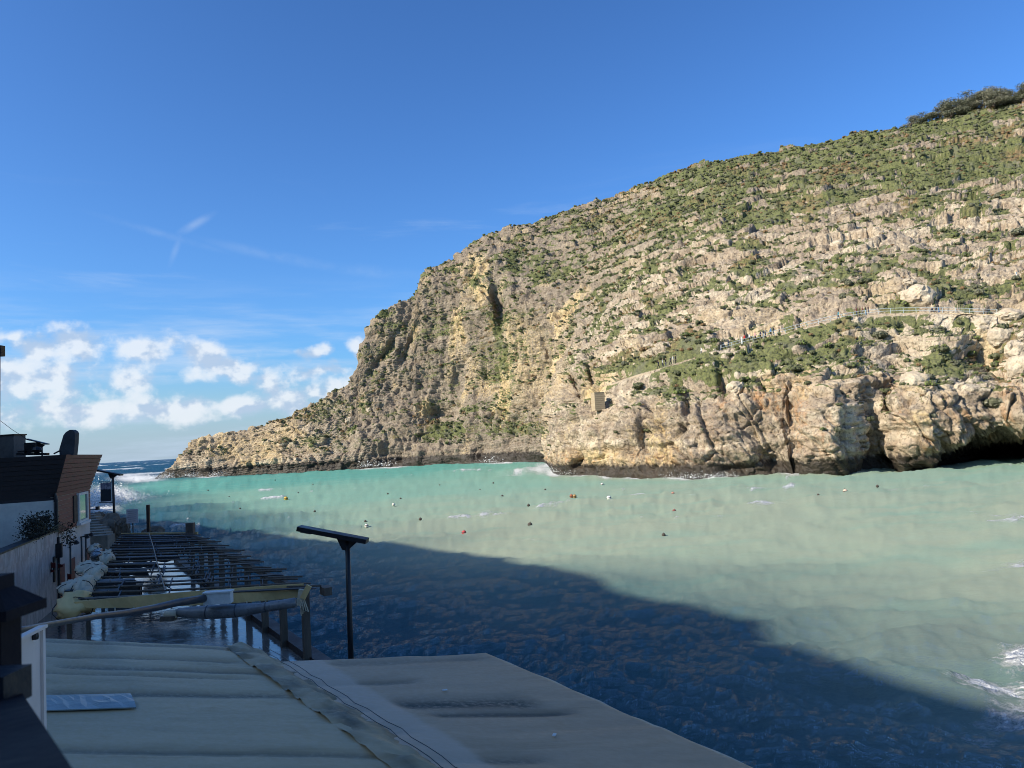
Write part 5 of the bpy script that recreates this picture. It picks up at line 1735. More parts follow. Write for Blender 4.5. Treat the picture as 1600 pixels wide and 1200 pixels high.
# ---- the near terrace house with peeling plaster
near = empty('peeling_house', tuple(fpt(HN - 0.4, 0, DECK_Z)))
tag(near, 'low terrace house with peeling pinkish plaster wall', 'house')
prism('wall', [fpt(HN - 0.08, 0.12), fpt(HN - 34, 0.12), fpt(HN - 34, -9), fpt(HN - 0.08, -9)], DECK_Z - 0.5, 4.55, M_PLASTER, near)
prism('parapet', [fpt(HN - 0.13, 0.16), fpt(HN - 34, 0.16), fpt(HN - 34, -0.35), fpt(HN - 0.13, -0.35)], 4.55, 5.25, M_PLASTER, near)
prism('coping', [fpt(HN - 0.15, 0.20), fpt(HN - 34, 0.20), fpt(HN - 34, -0.40), fpt(HN - 0.15, -0.40)], 5.252, 5.33, M_DARK, near)
MB().tube([fpt(HN - 0.35, 0.22, 4.9), fpt(HN - 0.35, 0.22, DECK_Z)], 0.07, 8).build('downpipe', M_DARK, near)
MB().box(fpt(HN - 0.5, 0.26, 4.15), (0.35, 0.3, 0.8), R(19.7)).build('meter_box', M_DARK, near)
MB().box(fpt(HN - 1.2, 0.15, 3.2), (0.12, 0.3, 1.4), R(19.7)).build('slit_window', M_DARK, near)

# dry plant spilling over the parapet
plant = empty('trailing_plant', tuple(fpt(HN - 1.2, 0.0, 5.33)))
tag(plant, 'dry bushy plant trailing over the parapet of the peeling house', 'plant')
g = np.random.default_rng(5)
cs = [fpt(HN - 0.4 - 5.6 * g.random(), -0.35 + 0.5 * g.random(), 5.4 + 0.9 * g.random()) for _ in range(26)] + [fpt(HN + 0.2 + 1.6 * g.random(), 0.35 + 0.3 * g.random(), 4.2 + 1.3 * g.random()) for _ in range(9)]
rs = [0.38 + 0.3 * g.random() for _ in range(26)] + [0.28 + 0.2 * g.random() for _ in range(9)]
v, f = leaf_cloud(cs, rs, 2600, 0.055, 77, 0.8, 0.95)
mesh_obj('foliage', v, f, leaf_mat('dry_dark_leaf', (0.018, 0.018, 0.013), (0.050, 0.046, 0.032), 3.0), plant)
mb = MB()
for c in cs:
    mb.tube([fpt(HN - 1.0 - 2 * g.random(), -0.1, 5.3), (np.array(c) + fpt(HN - 1.5, 0, 5.5)) / 2 + np.array([0, 0, .25]), c], [0.025, 0.018, 0.008], 4)
o = mb.build('stems', M_TWIG, plant)
o['kind'] = 'stuff'

# ---- things on the roof of the boarded house
def roof(px, py, Y):
    return at(px, py, Y)


RY = 47.5
tank = empty('roof_block', tuple(at(8, 712, RY)))
tag(tank, 'grey concrete block standing on the roof at the left edge', 'roof block')
a, b = at(-14, 712, RY), at(24, 680, RY)
MB().box(((a[0] + b[0]) / 2, RY + 0.5, (9.0 + b[2]) / 2), (b[0] - a[0], 1.0, b[2] - 9.0), R(-6)).build('block_body', simple_mat('dark_concrete', (0.11, 0.10, 0.09), 0.9, 0.3, 1.0)).parent = None
o = bpy.data.objects['block_body']
o.parent = tank
o.matrix_parent_inverse = parent_matrix(tank).inverted()
MB().box(((a[0] + b[0]) / 2, RY + 0.5, b[2] + 0.04), (b[0] - a[0] + 0.12, 1.1, 0.08), R(-6)).build('block_lid', M_DARK, tank)
pole = empty('roof_mast', tuple(at(-2, 710, RY - 0.8)))
tag(pole, 'thin dark mast with a box on top at the left edge', 'mast')
a, b = at(-3, 712, RY - 0.8), at(-2, 541, RY - 0.8)
MB().tube([(a[0], a[1], 8.95), b], 0.10, 8).build('mast_pole', M_DARK, pole)
MB().box(b - np.array([-0.05, 0, 0.3]), (0.42, 0.4, 0.65)).build('mast_box', M_DARK, pole)
wire = MB().tube([at(0, 657, RY - 0.8), at(20, 672, RY - 0.6), at(42, 686, RY - 0.4)], 0.014, 5).build('stay_wire', M_DARK)
tag(wire, 'thin stay wire from the mast down to the roof lamp', 'wire')
# folded-up sun lounger cover / upright board
bd = empty('roof_board', tuple(at(104, 709, 45.5)))
tag(bd, 'tall dark rounded board leaning upright on the roof corner', 'board')
ring = [at(x, y, 45.5) for (x, y) in ((93, 711), (92.5, 702), (96, 690), (99, 680), (103, 675), (109, 671.5), (112, 671.5), (116, 674), (117.5, 677), (117, 692), (115, 711))]
off = np.array([0.05, 0.32, 0.0])
n = len(ring)
MB().add(ring + [p + off for p in ring], [tuple(range(n)), tuple(range(2 * n - 1, n - 1, -1))] + [(i, i + n, (i + 1) % n + n, (i + 1) % n) for i in range(n)]).build('board_face', simple_mat('dark_grey_fibre', (0.040, 0.046, 0.052), 0.6, 0.3, 1.5), bd)
MB().tube([at(84, 709, 45.4), at(94, 704, 45.5)], 0.05, 6).build('board_strut', M_DARK, bd)
ac = empty('roof_machine', tuple(at(46, 709, 46.2)))
tag(ac, 'dark boxy machine with a round fan on the roof', 'machine')
a, b = at(37, 708, 46.2), at(55, 691, 46.2)
MB().box(((a[0] + b[0]) / 2, 46.5, (a[2] + b[2]) / 2), (b[0] - a[0], 0.5, b[2] - a[2]), R(-4)).build('housing', M_DARK, ac)
MB().lathe(at(58, 703, 46.1), [(0.05, -0.2), (0.2, -0.15), (0.27, 0), (0.2, 0.15), (0.05, 0.2)], 10).build('fan', M_DARK, ac)
a, b = at(28, 709.5, 46.2), at(75, 709.5, 46.2)
MB().bar(a, b, 0.3, 0.14).build('base_rail', M_DARK, ac)
MB().bar(at(29, 706, 46.2), at(40, 705, 46.2), 0.2, 0.10).build('side_tray', M_DARK, ac)


# ---- solar lamp posts: pole, flared neck and a tilted panel
def lamp_post(name, label, base, top, pl, pr, thick, rad, group='solar lamp posts'):
    root = empty(name, tuple(base))
    tag(root, label, 'lamp post', group)
    d = (pr - pl) / np.linalg.norm(pr - pl)
    w = np.linalg.norm(pr - pl)
    j = top
    MB().tube([base, (base + j) / 2, j - np.array([0, 0, 0.02])], [rad * 1.15, rad, rad * 0.9], 10).build('pole', M_DARK, root, True)
    MB().lathe(base, [(rad * 2.6, 0), (rad * 2.6, 0.05), (rad * 1.5, 0.10), (rad * 1.4, 0.5)], 10).build('base_plate', M_DARK, root)
    k = w * 0.16
    up = np.cross(d, (0, 1, 0)); up = up if up[2] > 0 else -up
    mid = j + up * 0.02
    MB().hexa([mid - d * rad - up * k + np.array([0, -rad * .7, 0]), mid + d * rad - up * k + np.array([0, -rad * .7, 0]), mid + d * rad - up * k + np.array([0, rad * .7, 0]), mid - d * rad - up * k + np.array([0, rad * .7, 0]),
               mid - d * k + np.array([0, -rad * .7, 0]), mid + d * k + np.array([0, -rad * .7, 0]), mid + d * k + np.array([0, rad * .7, 0]), mid - d * k + np.array([0, rad * .7, 0])]).build('bracket', M_DARK, root)
    p = MB().bar(pl, pr, w * 0.24, thick, up=up).build('solar_panel', M_DARK, root)
    MB().bar(pl + d * w * 0.05 - up * thick * 0.6, pl + d * w * 0.20 - up * thick * 0.6, w * 0.18, thick * 0.25, up=up).build('light_strip', simple_mat('diffuser', (0.35, 0.36, 0.36), 0.4, 0.05), p)
    return root


LY = 24.6
b_ = at(550, 1090, LY)
b_[2] = DECK_Z
lamp_post('lamp_post', 'tall solar lamp post in the middle foreground', b_, at(542.5, 843, LY), at(467, 825, LY), at(574, 845, LY), 0.14, 0.085)
LY2 = 66.0
b_ = at(180, 838, LY2)
lamp_post('lamp_post', 'farther solar lamp post with a hanging banner', b_, at(176, 741, LY2), at(146, 733.5, LY2), at(190, 742, LY2), 0.14, 0.10)
LY3 = 46.6
b_ = at(66, 710, LY3)
b_[2] = 9.0
lamp_post('lamp_post', 'short solar lamp on the roof of the boarded house', b_, at(65.5, 694, LY3), at(42, 686, LY3), at(75, 694, LY3), 0.06, 0.05)

# banner on the farther lamp post
bn = empty('banner', tuple(at(176, 785, LY2)))
tag(bn, 'framed dark banner hanging from the farther lamp post', 'banner')
for y in (753, 785):
    MB().tube([at(155, y, LY2), at(177, y, LY2)], 0.05, 6).build('banner_arm', M_STEEL, bn)
M_BANNER, t = new_mat('banner_print')
co = t.n('ShaderNodeTexCoord').outputs['Generated']
sp_ = t.n('ShaderNodeSeparateXYZ')
t.link(co, sp_.inputs[0])
nz = t.noise(co, 5.0, 5.0, 0.6)
hill_ = t.sstep(t.math('ADD', sp_.outputs[2], t.math('MULTIPLY', nz, 0.35)), 0.80, 0.86)
finish(t, t.mix(hill_, (0.012, 0.016, 0.022), t.mix(t.sstep(nz, 0.4, 0.62), (0.10, 0.09, 0.13), (0.35, 0.31, 0.33))), 0.7)
a, b = at(157.5, 784, LY2), at(173, 754, LY2)
MB().box(((a[0] + b[0]) / 2, LY2, (a[2] + b[2]) / 2), (b[0] - a[0], 0.05, b[2] - a[2])).build('banner_cloth', M_BANNER, bn)
a, b = at(174, 786, LY2), at(175.6, 752, LY2)
MB().box(((a[0] + b[0]) / 2, LY2, (a[2] + b[2]) / 2), (b[0] - a[0], 0.04, b[2] - a[2])).build('banner_edge', M_WINFRAME, bn)

# notice board with rows of print
nb = empty('notice_sign', tuple(at(207, 840, 60)))
tag(nb, 'pale notice board with rows of small print on a thin post', 'sign')
a, b = at(198, 818, 60), at(215.5, 795, 60)
cx_, cz_ = (a[0] + b[0]) / 2, (a[2] + b[2]) / 2
sw, sh_ = b[0] - a[0], b[2] - a[2]
plate = MB().box((cx_, 60, cz_), (sw, 0.05, sh_)).build('plate', simple_mat('sign_white', (0.50, 0.47, 0.48), 0.5, 0.08), nb)
for k in range(6):
    MB().box((cx_ - sw * 0.03 * (k % 2), 59.97, cz_ + sh_ * (0.36 - 0.14 * k)), (sw * (0.78 - 0.08 * (k % 3)), 0.012, sh_ * 0.035)).build('print_line', simple_mat('print_grey', (0.20, 0.18, 0.20), 0.6, 0.1) if k == 0 else bpy.data.materials['print_grey'], plate)
MB().tube([(cx_, 60.06, -0.4), (cx_, 60.06, cz_ + sh_ * 0.3)], 0.045, 8).build('post', M_DARK, nb)

# rocks and steps at the far end of the terrace
def shore_rock(px, py, rp, Y, sq, lab, k):
    p = at(px, py, Y)
    r = rp * Y / FPX
    o = bpy.data.objects.new('shore_rock', BM[k].copy())
    o.data.materials.clear()
    o.data.materials.append(M_ROCKD)
    COL.objects.link(o)
    o.location = tuple(p)
    o.scale = (r * sq[0], r * 1.0, r * sq[1])
    o.rotation_euler = (0, 0, k)
    tag(o, lab, 'rock', 'dark rocks at the end of the terrace')


shore_rock(172, 827, 22, 64, (0.8, 1.0), 'large dark rock behind the farther lamp post', 0)
shore_rock(192, 826, 13, 62.5, (0.7, 1.25), 'tall yellowish-topped rock right of the farther lamp post', 1)
shore_rock(150, 812, 14, 68, (1.0, 0.9), 'dark rock beside the boarded house corner', 2)
shore_rock(240, 838, 18, 61, (0.9, 0.85), 'low pointed rock right of the notice board', 1)
st = empty('stone_steps', tuple(at(148, 838, 58)))
tag(st, 'worn stone steps climbing past the far house corner', 'steps')
for k in range(9):
    a = at(137 + 0.5 * k, 838 - 4.2 * k, 57.5 + 1.1 * k)
    b = at(168 - 2.6 * k, 838 - 4.2 * k, 57.5 + 1.1 * k)
    MB().hexa([(a[0] - .3, a[1], -0.5), (b[0], b[1], -0.5), (b[0], b[1] + 1.05, -0.5), (a[0] - .3, a[1] + 1.05, -0.5), (a[0] - .3, a[1], a[2]), (b[0], b[1], a[2]), (b[0], b[1] + 1.05, a[2]), (a[0] - .3, a[1] + 1.05, a[2])]).build('step', simple_mat('step_stone', (0.22, 0.19, 0.15), 0.9, 0.3, 1.5) if k == 0 else bpy.data.materials['step_stone'], st)
pst = MB().box(at(232, 822, 58.5), (0.20, 0.2, 3.2)).build('mooring_post', M_KERB)
tag(pst, 'dark upright post in front of the low pointed rock', 'post')
ml = empty('street_light', tuple(at(139, 797, 62)))
tag(ml, 'small box on a thin arm beyond the house corner', 'light')
MB().tube([at(137, 796, 62), at(150, 796, 62)], 0.03, 5).build('arm', M_DARK, ml)
MB().box(at(152.5, 794, 62), (0.24, 0.2, 0.28)).build('lantern', M_DARK, ml)

# ---- the pergola over the terrace
per = empty('pergola', tuple(ept(0, 0, DECK_Z)))
tag(per, 'long timber and steel pergola with folded awnings over the terrace', 'pergola')
PZ = 3.62
IA, IB = np.array([-17.7, 30.2]), np.array([-28.6, 55.6])           # its house-side beam
IDv = (IB - IA) / np.linalg.norm(IB - IA)
LE = np.linalg.norm(EB - EA)


def ipt(f, z):
    q = IA + (IB - IA) * f
    return np.array([q[0], q[1], z])


pme = None
for s in (0.0, 3.3, 6.5, 9.8, 13.1, 16.3, 19.6, 22.9, 26.4):
    MB().bar(ept(s, 0, DECK_Z), ept(s, 0, PZ - 0.1), 0.26, 0.26, up=(ED[0], ED[1], 0)).build('post', M_TIMBER, per)
for f_ in (0.02, 0.25, 0.5, 0.75, 0.98):
    MB().bar(ipt(f_, DECK_Z), ipt(f_, PZ - 0.1), 0.18, 0.18, up=(ED[0], ED[1], 0)).build('post', M_TIMBER, per)
MB().bar(ept(-0.3, 0, PZ), ept(LE + 0.4, 0, PZ), 0.18, 0.24).build('beam', M_TIMBER, per)
MB().bar(ipt(-0.01, PZ), ipt(1.01, PZ), 0.16, 0.20).build('beam', M_TIMBER, per)
NRF = 19
for k in range(NRF + 1):
    f_ = k / NRF
    a = ipt(f_, PZ + 0.17 + 0.05 * random.random())
    e = ept(LE * f_, 0, PZ + 0.18 + 0.05 * random.random())
    d = (e - a) / np.linalg.norm(e - a)
    jut = 0.35 + 0.45 * random.random()
    tip = e + d * jut
    tip[2] -= 0.03
    mid = (a + e) / 2 - np.array([0, 0, 0.10 * random.random()])
    MB().tube([a, mid, e, tip], [0.05, 0.048, 0.048, 0.035], 6).build('rafter', M_TIMBER if k % 3 else M_STEEL, per)
    # reed and fabric scraps hanging at the sea end
    if k % 2 == 0:
        MB().bar(e - d * 0.7 + np.array([0, 0, 0.09]), tip + np.array([0.1, 0.35, 0.03]), 0.10, 0.06).build('lath', M_TIMBER, per)
for k in (2,):
    # light rods laid lengthwise over the rafters
    w_ = 0.08 + 0.17 * k
    pts = []
    for f_ in np.linspace(0, 1, 9):
        q = ipt(f_, 0) * (1 - w_) + ept(LE * f_, 0, 0) * w_
        q[2] = PZ + 0.30 + 0.05 * math.sin(9 * f_ + k)
        pts.append(q)
    MB().tube(pts, 0.03, 5).build('rod', M_DARK, per)
# folding awning arms: bent rods between the rafters
for k in range(NRF):
    for u in (0.16, 0.36, 0.40, 0.62, 0.66, 0.82):
        if random.random() < 0.35:
            continue
        f0, f1 = k / NRF, (k + 1) / NRF
        uu = u + random.uniform(-0.03, 0.03)
        p0 = ipt(f0, 0) * (1 - uu) + ept(LE * f0, 0, 0) * uu
        p1 = ipt(f1, 0) * (1 - uu - 0.05) + ept(LE * f1, 0, 0) * (uu + 0.05)
        pm2 = (p0 * 0.4 + p1 * 0.6)
        p0[2], p1[2], pm2[2] = PZ + 0.22, PZ + 0.22, PZ + 0.02 - 0.25 * random.random()
        MB().tube([p0, pm2, p1], 0.03, 5).build('awning_arm', M_STEEL, per)
# folded dark awning cloth, most of it at the far end
for k in (1, 3, 5, 7, 9, 10, 12, 13, 15, 16, 17, 18):
    f0 = (k + 0.5) / NRF
    u0, u1 = (0.05, 0.98)
    if k < 8:
        u0, u1 = 0.04, 0.18 + 0.035 * k
    elif k < 11:
        u1 = 0.60
    elif k % 2:
        u1 = 0.80
    wdt = 0.50 if k > 6 else 0.42
    pts_a, pts_b, pts_c = [], [], []
    dd = np.array([ED[0], ED[1], 0])
    for i, u in enumerate(np.linspace(u0, u1, 13)):
        q = ipt(f0, 0) * (1 - u) + ept(LE * f0, 0, 0) * u
        sag = 0.10 + 0.12 * abs(math.sin(u * 17 + k)) + 0.05 * random.random()
        pts_a.append(q - dd * wdt + np.array([0, 0, PZ + 0.16]))
        pts_b.append(q + np.array([0, 0, PZ + 0.10 - sag]))
        pts_c.append(q + dd * wdt * 0.9 + np.array([0, 0, PZ + 0.15]))
    vs = pts_a + pts_b + pts_c + [p - np.array([0, 0, 0.03]) for p in pts_a + pts_b + pts_c]
    fs = []
    for i in range(12):
        for r_ in (0, 13):
            fs.append((r_ + i, r_ + i + 1, r_ + 14 + i, r_ + 13 + i))
            fs.append((39 + r_ + 13 + i, 39 + r_ + 14 + i, 39 + r_ + i + 1, 39 + r_ + i))
    MB().add(vs, fs).build('awning_cloth', M_DARKTARP if k % 3 else M_TARP, per, True)
# far yellow edge beam and its end post
MB().bar(ipt(1.02, PZ + 0.12), ept(LE + 0.5, 0.6, PZ + 0.12), 0.14, 0.22).build('edge_board', M_YELLOW, per)
MB().box(ept(LE + 0.2, 0.1, PZ + 0.55), (0.5, 0.4, 0.75)).build('end_block', M_TIMBER, per)
MB().box(ept(-0.2, 0.75, PZ + 0.02), (0.55, 0.3, 0.3), R(-58)).build('end_block', M_TIMBER, per)

# near edge: a pale fabric valance with its lacing
va = empty('valance', tuple(ipt(-0.02, PZ)))
tag(va, 'beige fabric valance strip along the near edge of the pergola', 'valance')
N_ = 26
rows_ = []
for i in range(N_ + 1):
    u = i / N_
    q = at(88 + (476 - 88) * u, 0, 29.8)
    px = 92 + (474 - 92) * u
    top = 943 - 31 * u + 8 * (u - u * u) * -1
    bot = 950 - 17 * u + 22 * (u - u * u)
    hgt_ = 1.0
    a, b = at(px, top, 29.75), at(px, bot, 29.75 + 0.05 * math.sin(u * 30))
    rows_.append([a, b])
vs, fs = [], []
for a, b in rows_:
    vs += [a, b, a + np.array([0, 0.05, 0]), b + np.array([0, 0.05, 0])]
for i in range(N_):
    k = 4 * i
    fs += [(k, k + 1, k + 5, k + 4), (k + 2, k + 6, k + 7, k + 3), (k, k + 4, k + 6, k + 2), (k + 1, k + 3, k + 7, k + 5)]
MB().add(vs, fs).build('fabric_strip', M_YELLOW, va)
for i in range(6, N_, 2):
    MB().bar(rows_[i][1] + np.array([0, -0.02, 0.04]), rows_[i][1] + np.array([0, -0.02, -0.10]), 0.05, 0.03, up=(0, 1, 0)).build('lacing', M_CANVAS, va)
# strapped end at the corner post
MB().bar(at(468, 946, 29.4), at(472, 921, 29.4), 0.22, 0.16, up=(0, 1, 0)).build('corner_wrap', M_CANVAS, va)
MB().bar(at(473, 935, 29.3), at(483, 915, 29.3), 0.20, 0.10, up=(0, 1, 0)).build('corner_wrap', M_YELLOW, va)
for k in range(4):
    MB().tube([at(469 + 2 * k, 935, 29.35), at(470 + 4 * k, 950 + 2 * k, 29.3), at(471 + 2 * k, 962 - 3 * k, 29.35)], 0.025, 5).build('rope', M_CANVAS, va)

# rolled clear awning hanging under the valance, its motor box and the grey conduit
ra = empty('rolled_awning', tuple(at(360, 965, 28.6)))
tag(ra, 'rolled bluish clear plastic awning hanging below the valance', 'awning')
pts, rd = [], []
for i in range(13):
    u = i / 12
    pts.append(at(278 + (462 - 278) * u, 957 - 16 * u + 5 * math.sin(u * 3.1), 28.6))
    rd.append((0.10 + 0.17 * math.sin(min(1, u * 1.2 + 0.15) * 2.6)) * 0.95)
MB().tube(pts, rd, 12).build('roll', M_PVC, ra, True)
for u in (3, 6, 9):
    MB().tube([pts[u] - (pts[u + 1] - pts[u]) * 0.06, pts[u] + (pts[u + 1] - pts[u]) * 0.06], rd[u] * 1.04, 12).build('strap', M_STEEL, ra, True)
MB().tube([at(258, 961, 28.5), at(276, 959, 28.5)], [0.14, 0.16], 10).build('roller_end', M_CANVAS, ra, True)
MB().box(at(263, 966, 28.4), (0.5, 0.3, 0.16)).build('roller_bracket', M_TIMBER, ra)
bx = empty('white_box', tuple(at(338, 943, 28.2)))
tag(bx, 'white plastic box where the grey conduit meets the valance', 'box')
a, b = at(319, 945, 28.2), at(360, 925, 28.2)
MB().box(((a[0] + b[0]) / 2, 28.3, (a[2] + b[2]) / 2), (b[0] - a[0], 0.35, b[2] - a[2]), R(3)).build('box_body', M_WINFRAME, bx)
MB().box(((a[0] + b[0]) / 2, 28.3, b[2] + 0.02), (b[0] - a[0] + 0.06, 0.42, 0.05), R(3)).build('box_lid', M_WINFRAME, bx)
cd = empty('grey_conduit', tuple(at(200, 962, 27)))
tag(cd, 'long grey pole with a black cable running out to the white box', 'conduit')
line = [(5, 988, 12), (40, 983, 14), (75, 976, 16), (110, 970, 18.5), (150, 963, 21), (195, 958, 23.5), (240, 950, 25.5), (280, 941, 27), (319, 935, 28.1)]
MB().tube([at(*q) for q in line], [0.05, 0.055, 0.06, 0.07, 0.08, 0.10, 0.11, 0.13, 0.14], 8).build('pole', M_STEEL, cd, True)
MB().tube([at(x, y + (3 if i % 2 else -3), Y) for i, (x, y, Y) in enumerate(line)], 0.02, 5).build('cable', M_DARK, cd, True)

# bundles of furled awning cloth on the house side
BUND = [(118, 948, 30.5, 26, 17, 'yellowish bundle of furled cloth at the near pergola corner', M_YELLOW), (132, 922, 32.5, 15, 17, 'pale bundle of furled awning above the near pergola corner', M_CANVAS),
        (118, 918, 33.5, 20, 10, 'white rolled cloth with a dark hole, second from the near corner', M_CANVAS), (150, 898, 36, 14, 13, 'beige furled awning in the middle of the row', M_CANVAS), (140, 888, 38, 16, 9, 'whitish furled awning lying behind the beige one', M_CANVAS),
        (168, 874, 41.5, 9, 11, 'cream furled awning with a drooping end', M_CANVAS), (152, 866, 43, 8, 6, 'bluish white plastic bundle farther along the row', M_PVC), (147, 858, 46, 8, 6, 'farthest small bundle of pale cloth', M_CANVAS)]
for i, (px, py, Y, rx, ry, lab, m_) in enumerate(BUND):
    c = at(px, py, Y)
    sx_, sz_ = rx * Y / FPX, ry * Y / FPX
    root = empty('furled_awning', tuple(c))
    tag(root, lab, 'furled awning', 'furled awnings on the house side of the pergola')
    g = np.random.default_rng(200 + i)
    d = np.array([math.sin(R(-21)), math.cos(R(-21)), 0])
    sd_ = np.array([d[1], -d[0], 0])
    vs, fs = [], []
    NA_, NL_ = 16, 14
    for l in range(NL_ + 1):
        u = l / NL_
        cc = d * (u - 0.5) * 2.4 + np.array([0, 0, 0.25 * sz_ * math.sin(u * 3.14)])
        env = (math.sin(3.14 * (0.06 + 0.88 * u))) ** 0.45
        for k in range(NA_):
            th = 6.283 * k / NA_
            rr = env * (0.82 + 0.26 * math.sin(3 * th + 6 * u + i) + 0.16 * math.sin(7 * th + 13 * u + 2 * i) + 0.26 * g.random())
            vs.append(c + cc + sd_ * (sx_ * rr * math.cos(th)) + np.array([0, 0, sz_ * rr * math.sin(th)]))
    for l in range(NL_):
        for k in range(NA_):
            k2 = (k + 1) % NA_
            fs.append((l * NA_ + k, l * NA_ + k2, (l + 1) * NA_ + k2, (l + 1) * NA_ + k))
    fs.append(tuple(range(NA_ - 1, -1, -1)))
    fs.append(tuple(range(NL_ * NA_, (NL_ + 1) * NA_)))
    MB().add(vs, fs).build('cloth', m_, root, True)
    for u in (-0.55, 0.45):
        MB().tube([c + d * u + sd_ * (sx_ * 1.06 * math.cos(a_)) + np.array([0, 0, sz_ * 1.06 * math.sin(a_)]) for a_ in np.linspace(0, 6.28, 14)], 0.018, 5).build('tie', M_DARK, root)
    if i == 2:
        MB().lathe(c - d * 1.25, [(0.10, -0.12), (0.22, -0.1), (0.22, 0.1), (0.10, 0.12)], 12).build('roll_end', M_DARK, root)

# red cloths hung on the cream wall
for i, (px, py, w_, h_, Y) in enumerate(((84, 883, 8, 8, 43), (95, 884, 9, 7, 44), (82, 892, 8, 5, 43), (109, 901, 7, 8, 46))):
    root = empty('red_pennant', tuple(at(px, py, Y)))
    tag(root, ['square dark red cloth by the peeling house corner', 'red pennant right of the square red cloth', 'red pennant below the square red cloth', 'dark red cloth hanging above the furled awnings'][i], 'pennant', 'red cloths on the house front')
    s = w_ * Y / FPX
    hh = h_ * Y / FPX
    p = at(px, py, Y)
    tri = [p + np.array([-s / 2, 0, hh / 2]), p + np.array([-s / 2, 0, -hh / 2]), p + np.array([s / 2, -0.1, -hh / 2 if i in (0, 3) else -0.05]), p + np.array([s / 2, -0.1, hh / 2 if i in (0, 3) else 0.05])]
    MB().add(tri + [q + np.array([0, 0.04, 0]) for q in tri], [(0, 1, 2, 3), (7, 6, 5, 4), (0, 4, 5, 1), (1, 5, 6, 2), (2, 6, 7, 3), (3, 7, 4, 0)]).build('cloth', M_REDCLOTH, root)
    MB().tube([p + np.array([-s / 2, 0.02, hh * 0.6]), p + np.array([-s / 2, 0.02, -hh * 0.9])], 0.03, 5).build('staff', M_TIMBER, root)

# low dark table under the pergola
tb = empty('terrace_table', tuple(at(196, 936, z=DECK_Z)))
tag(tb, 'low dark table with a greenish top on the wet terrace', 'table')
c = at(196, 936, z=DECK_Z)
MB().box((c[0], c[1], DECK_Z + 0.78), (1.9, 1.0, 0.07), R(20)).build('tabletop', simple_mat('green_top', (0.035, 0.055, 0.042), 0.4, 0.2), tb)
for dx in (-0.8, 0.8):
    for dy in (-0.4, 0.4):
        MB().box((c[0] + dx * math.cos(R(20)) - dy * math.sin(R(20)), c[1] + dx * math.sin(R(20)) + dy * math.cos(R(20)), DECK_Z + 0.37), (0.09, 0.09, 0.74), R(20)).build('leg', M_DARK, tb)
MB().box((c[0], c[1], DECK_Z + 0.45), (1.6, 0.8, 0.5), R(20)).build('cloth_skirt', M_DARKTARP, tb)

# ---- the two big fabric canopies in the foreground
def canopy_mat(name, base, streaks):
    m_, t = new_mat(name)
    uv = t.n('ShaderNodeAttribute', attribute_name='cu').outputs['Fac']
    uw = t.n('ShaderNodeAttribute', attribute_name='cv').outputs['Fac']
    cm = t.n('ShaderNodeCombineXYZ')
    t.link(uv, cm.inputs[0]); t.link(uw, cm.inputs[1])
    v = cm.outputs[0]
    big = t.noise(t.mapping(v, (0.35, 1.4, 1)), 1.0, 5.0, 0.6)
    st_ = t.noise(t.mapping(v, (0.22, 1.3, 1)), 1.0, 6.0, 0.66, 0.5)
    fine = t.noise(v, 9.0, 4.0, 0.6)
    c = t.mix(t.sstep(big, 0.3, 0.7), tuple(x * 0.86 for x in base), base)
    c = t.mix(t.sstep(st_, 0.50, 0.70, 0, 0.55), c, tuple(x * f for x, f in zip(base, (0.60, 0.60, 0.52))))
    c = t.mix(t.sstep(t.noise(t.mapping(v, (0.8, 0.8, 1)), 1.1, 4.0, 0.6), 0.56, 0.72, 0, 0.5), c, tuple(x * f for x, f in zip(base, (0.82, 0.74, 0.62))))
    # mildew in the low folds, with its own outlines
    c = t.mix(t.math('MULTIPLY', t.attr('grime'), t.sstep(t.math('ADD', fine, st_), 0.55, 1.05)), c, (0.060, 0.056, 0.034))
    c = t.mix(t.math('MULTIPLY', t.attr('clean'), 0.8), c, (0.52, 0.395, 0.28))
    finish(t, c, t.sstep(fine, 0.3, 0.7, 0.45, 0.62), t.math('ADD', fine, t.math('MULTIPLY', st_, 0.5)), 0.22, 0.02, 0.4)
    return m_


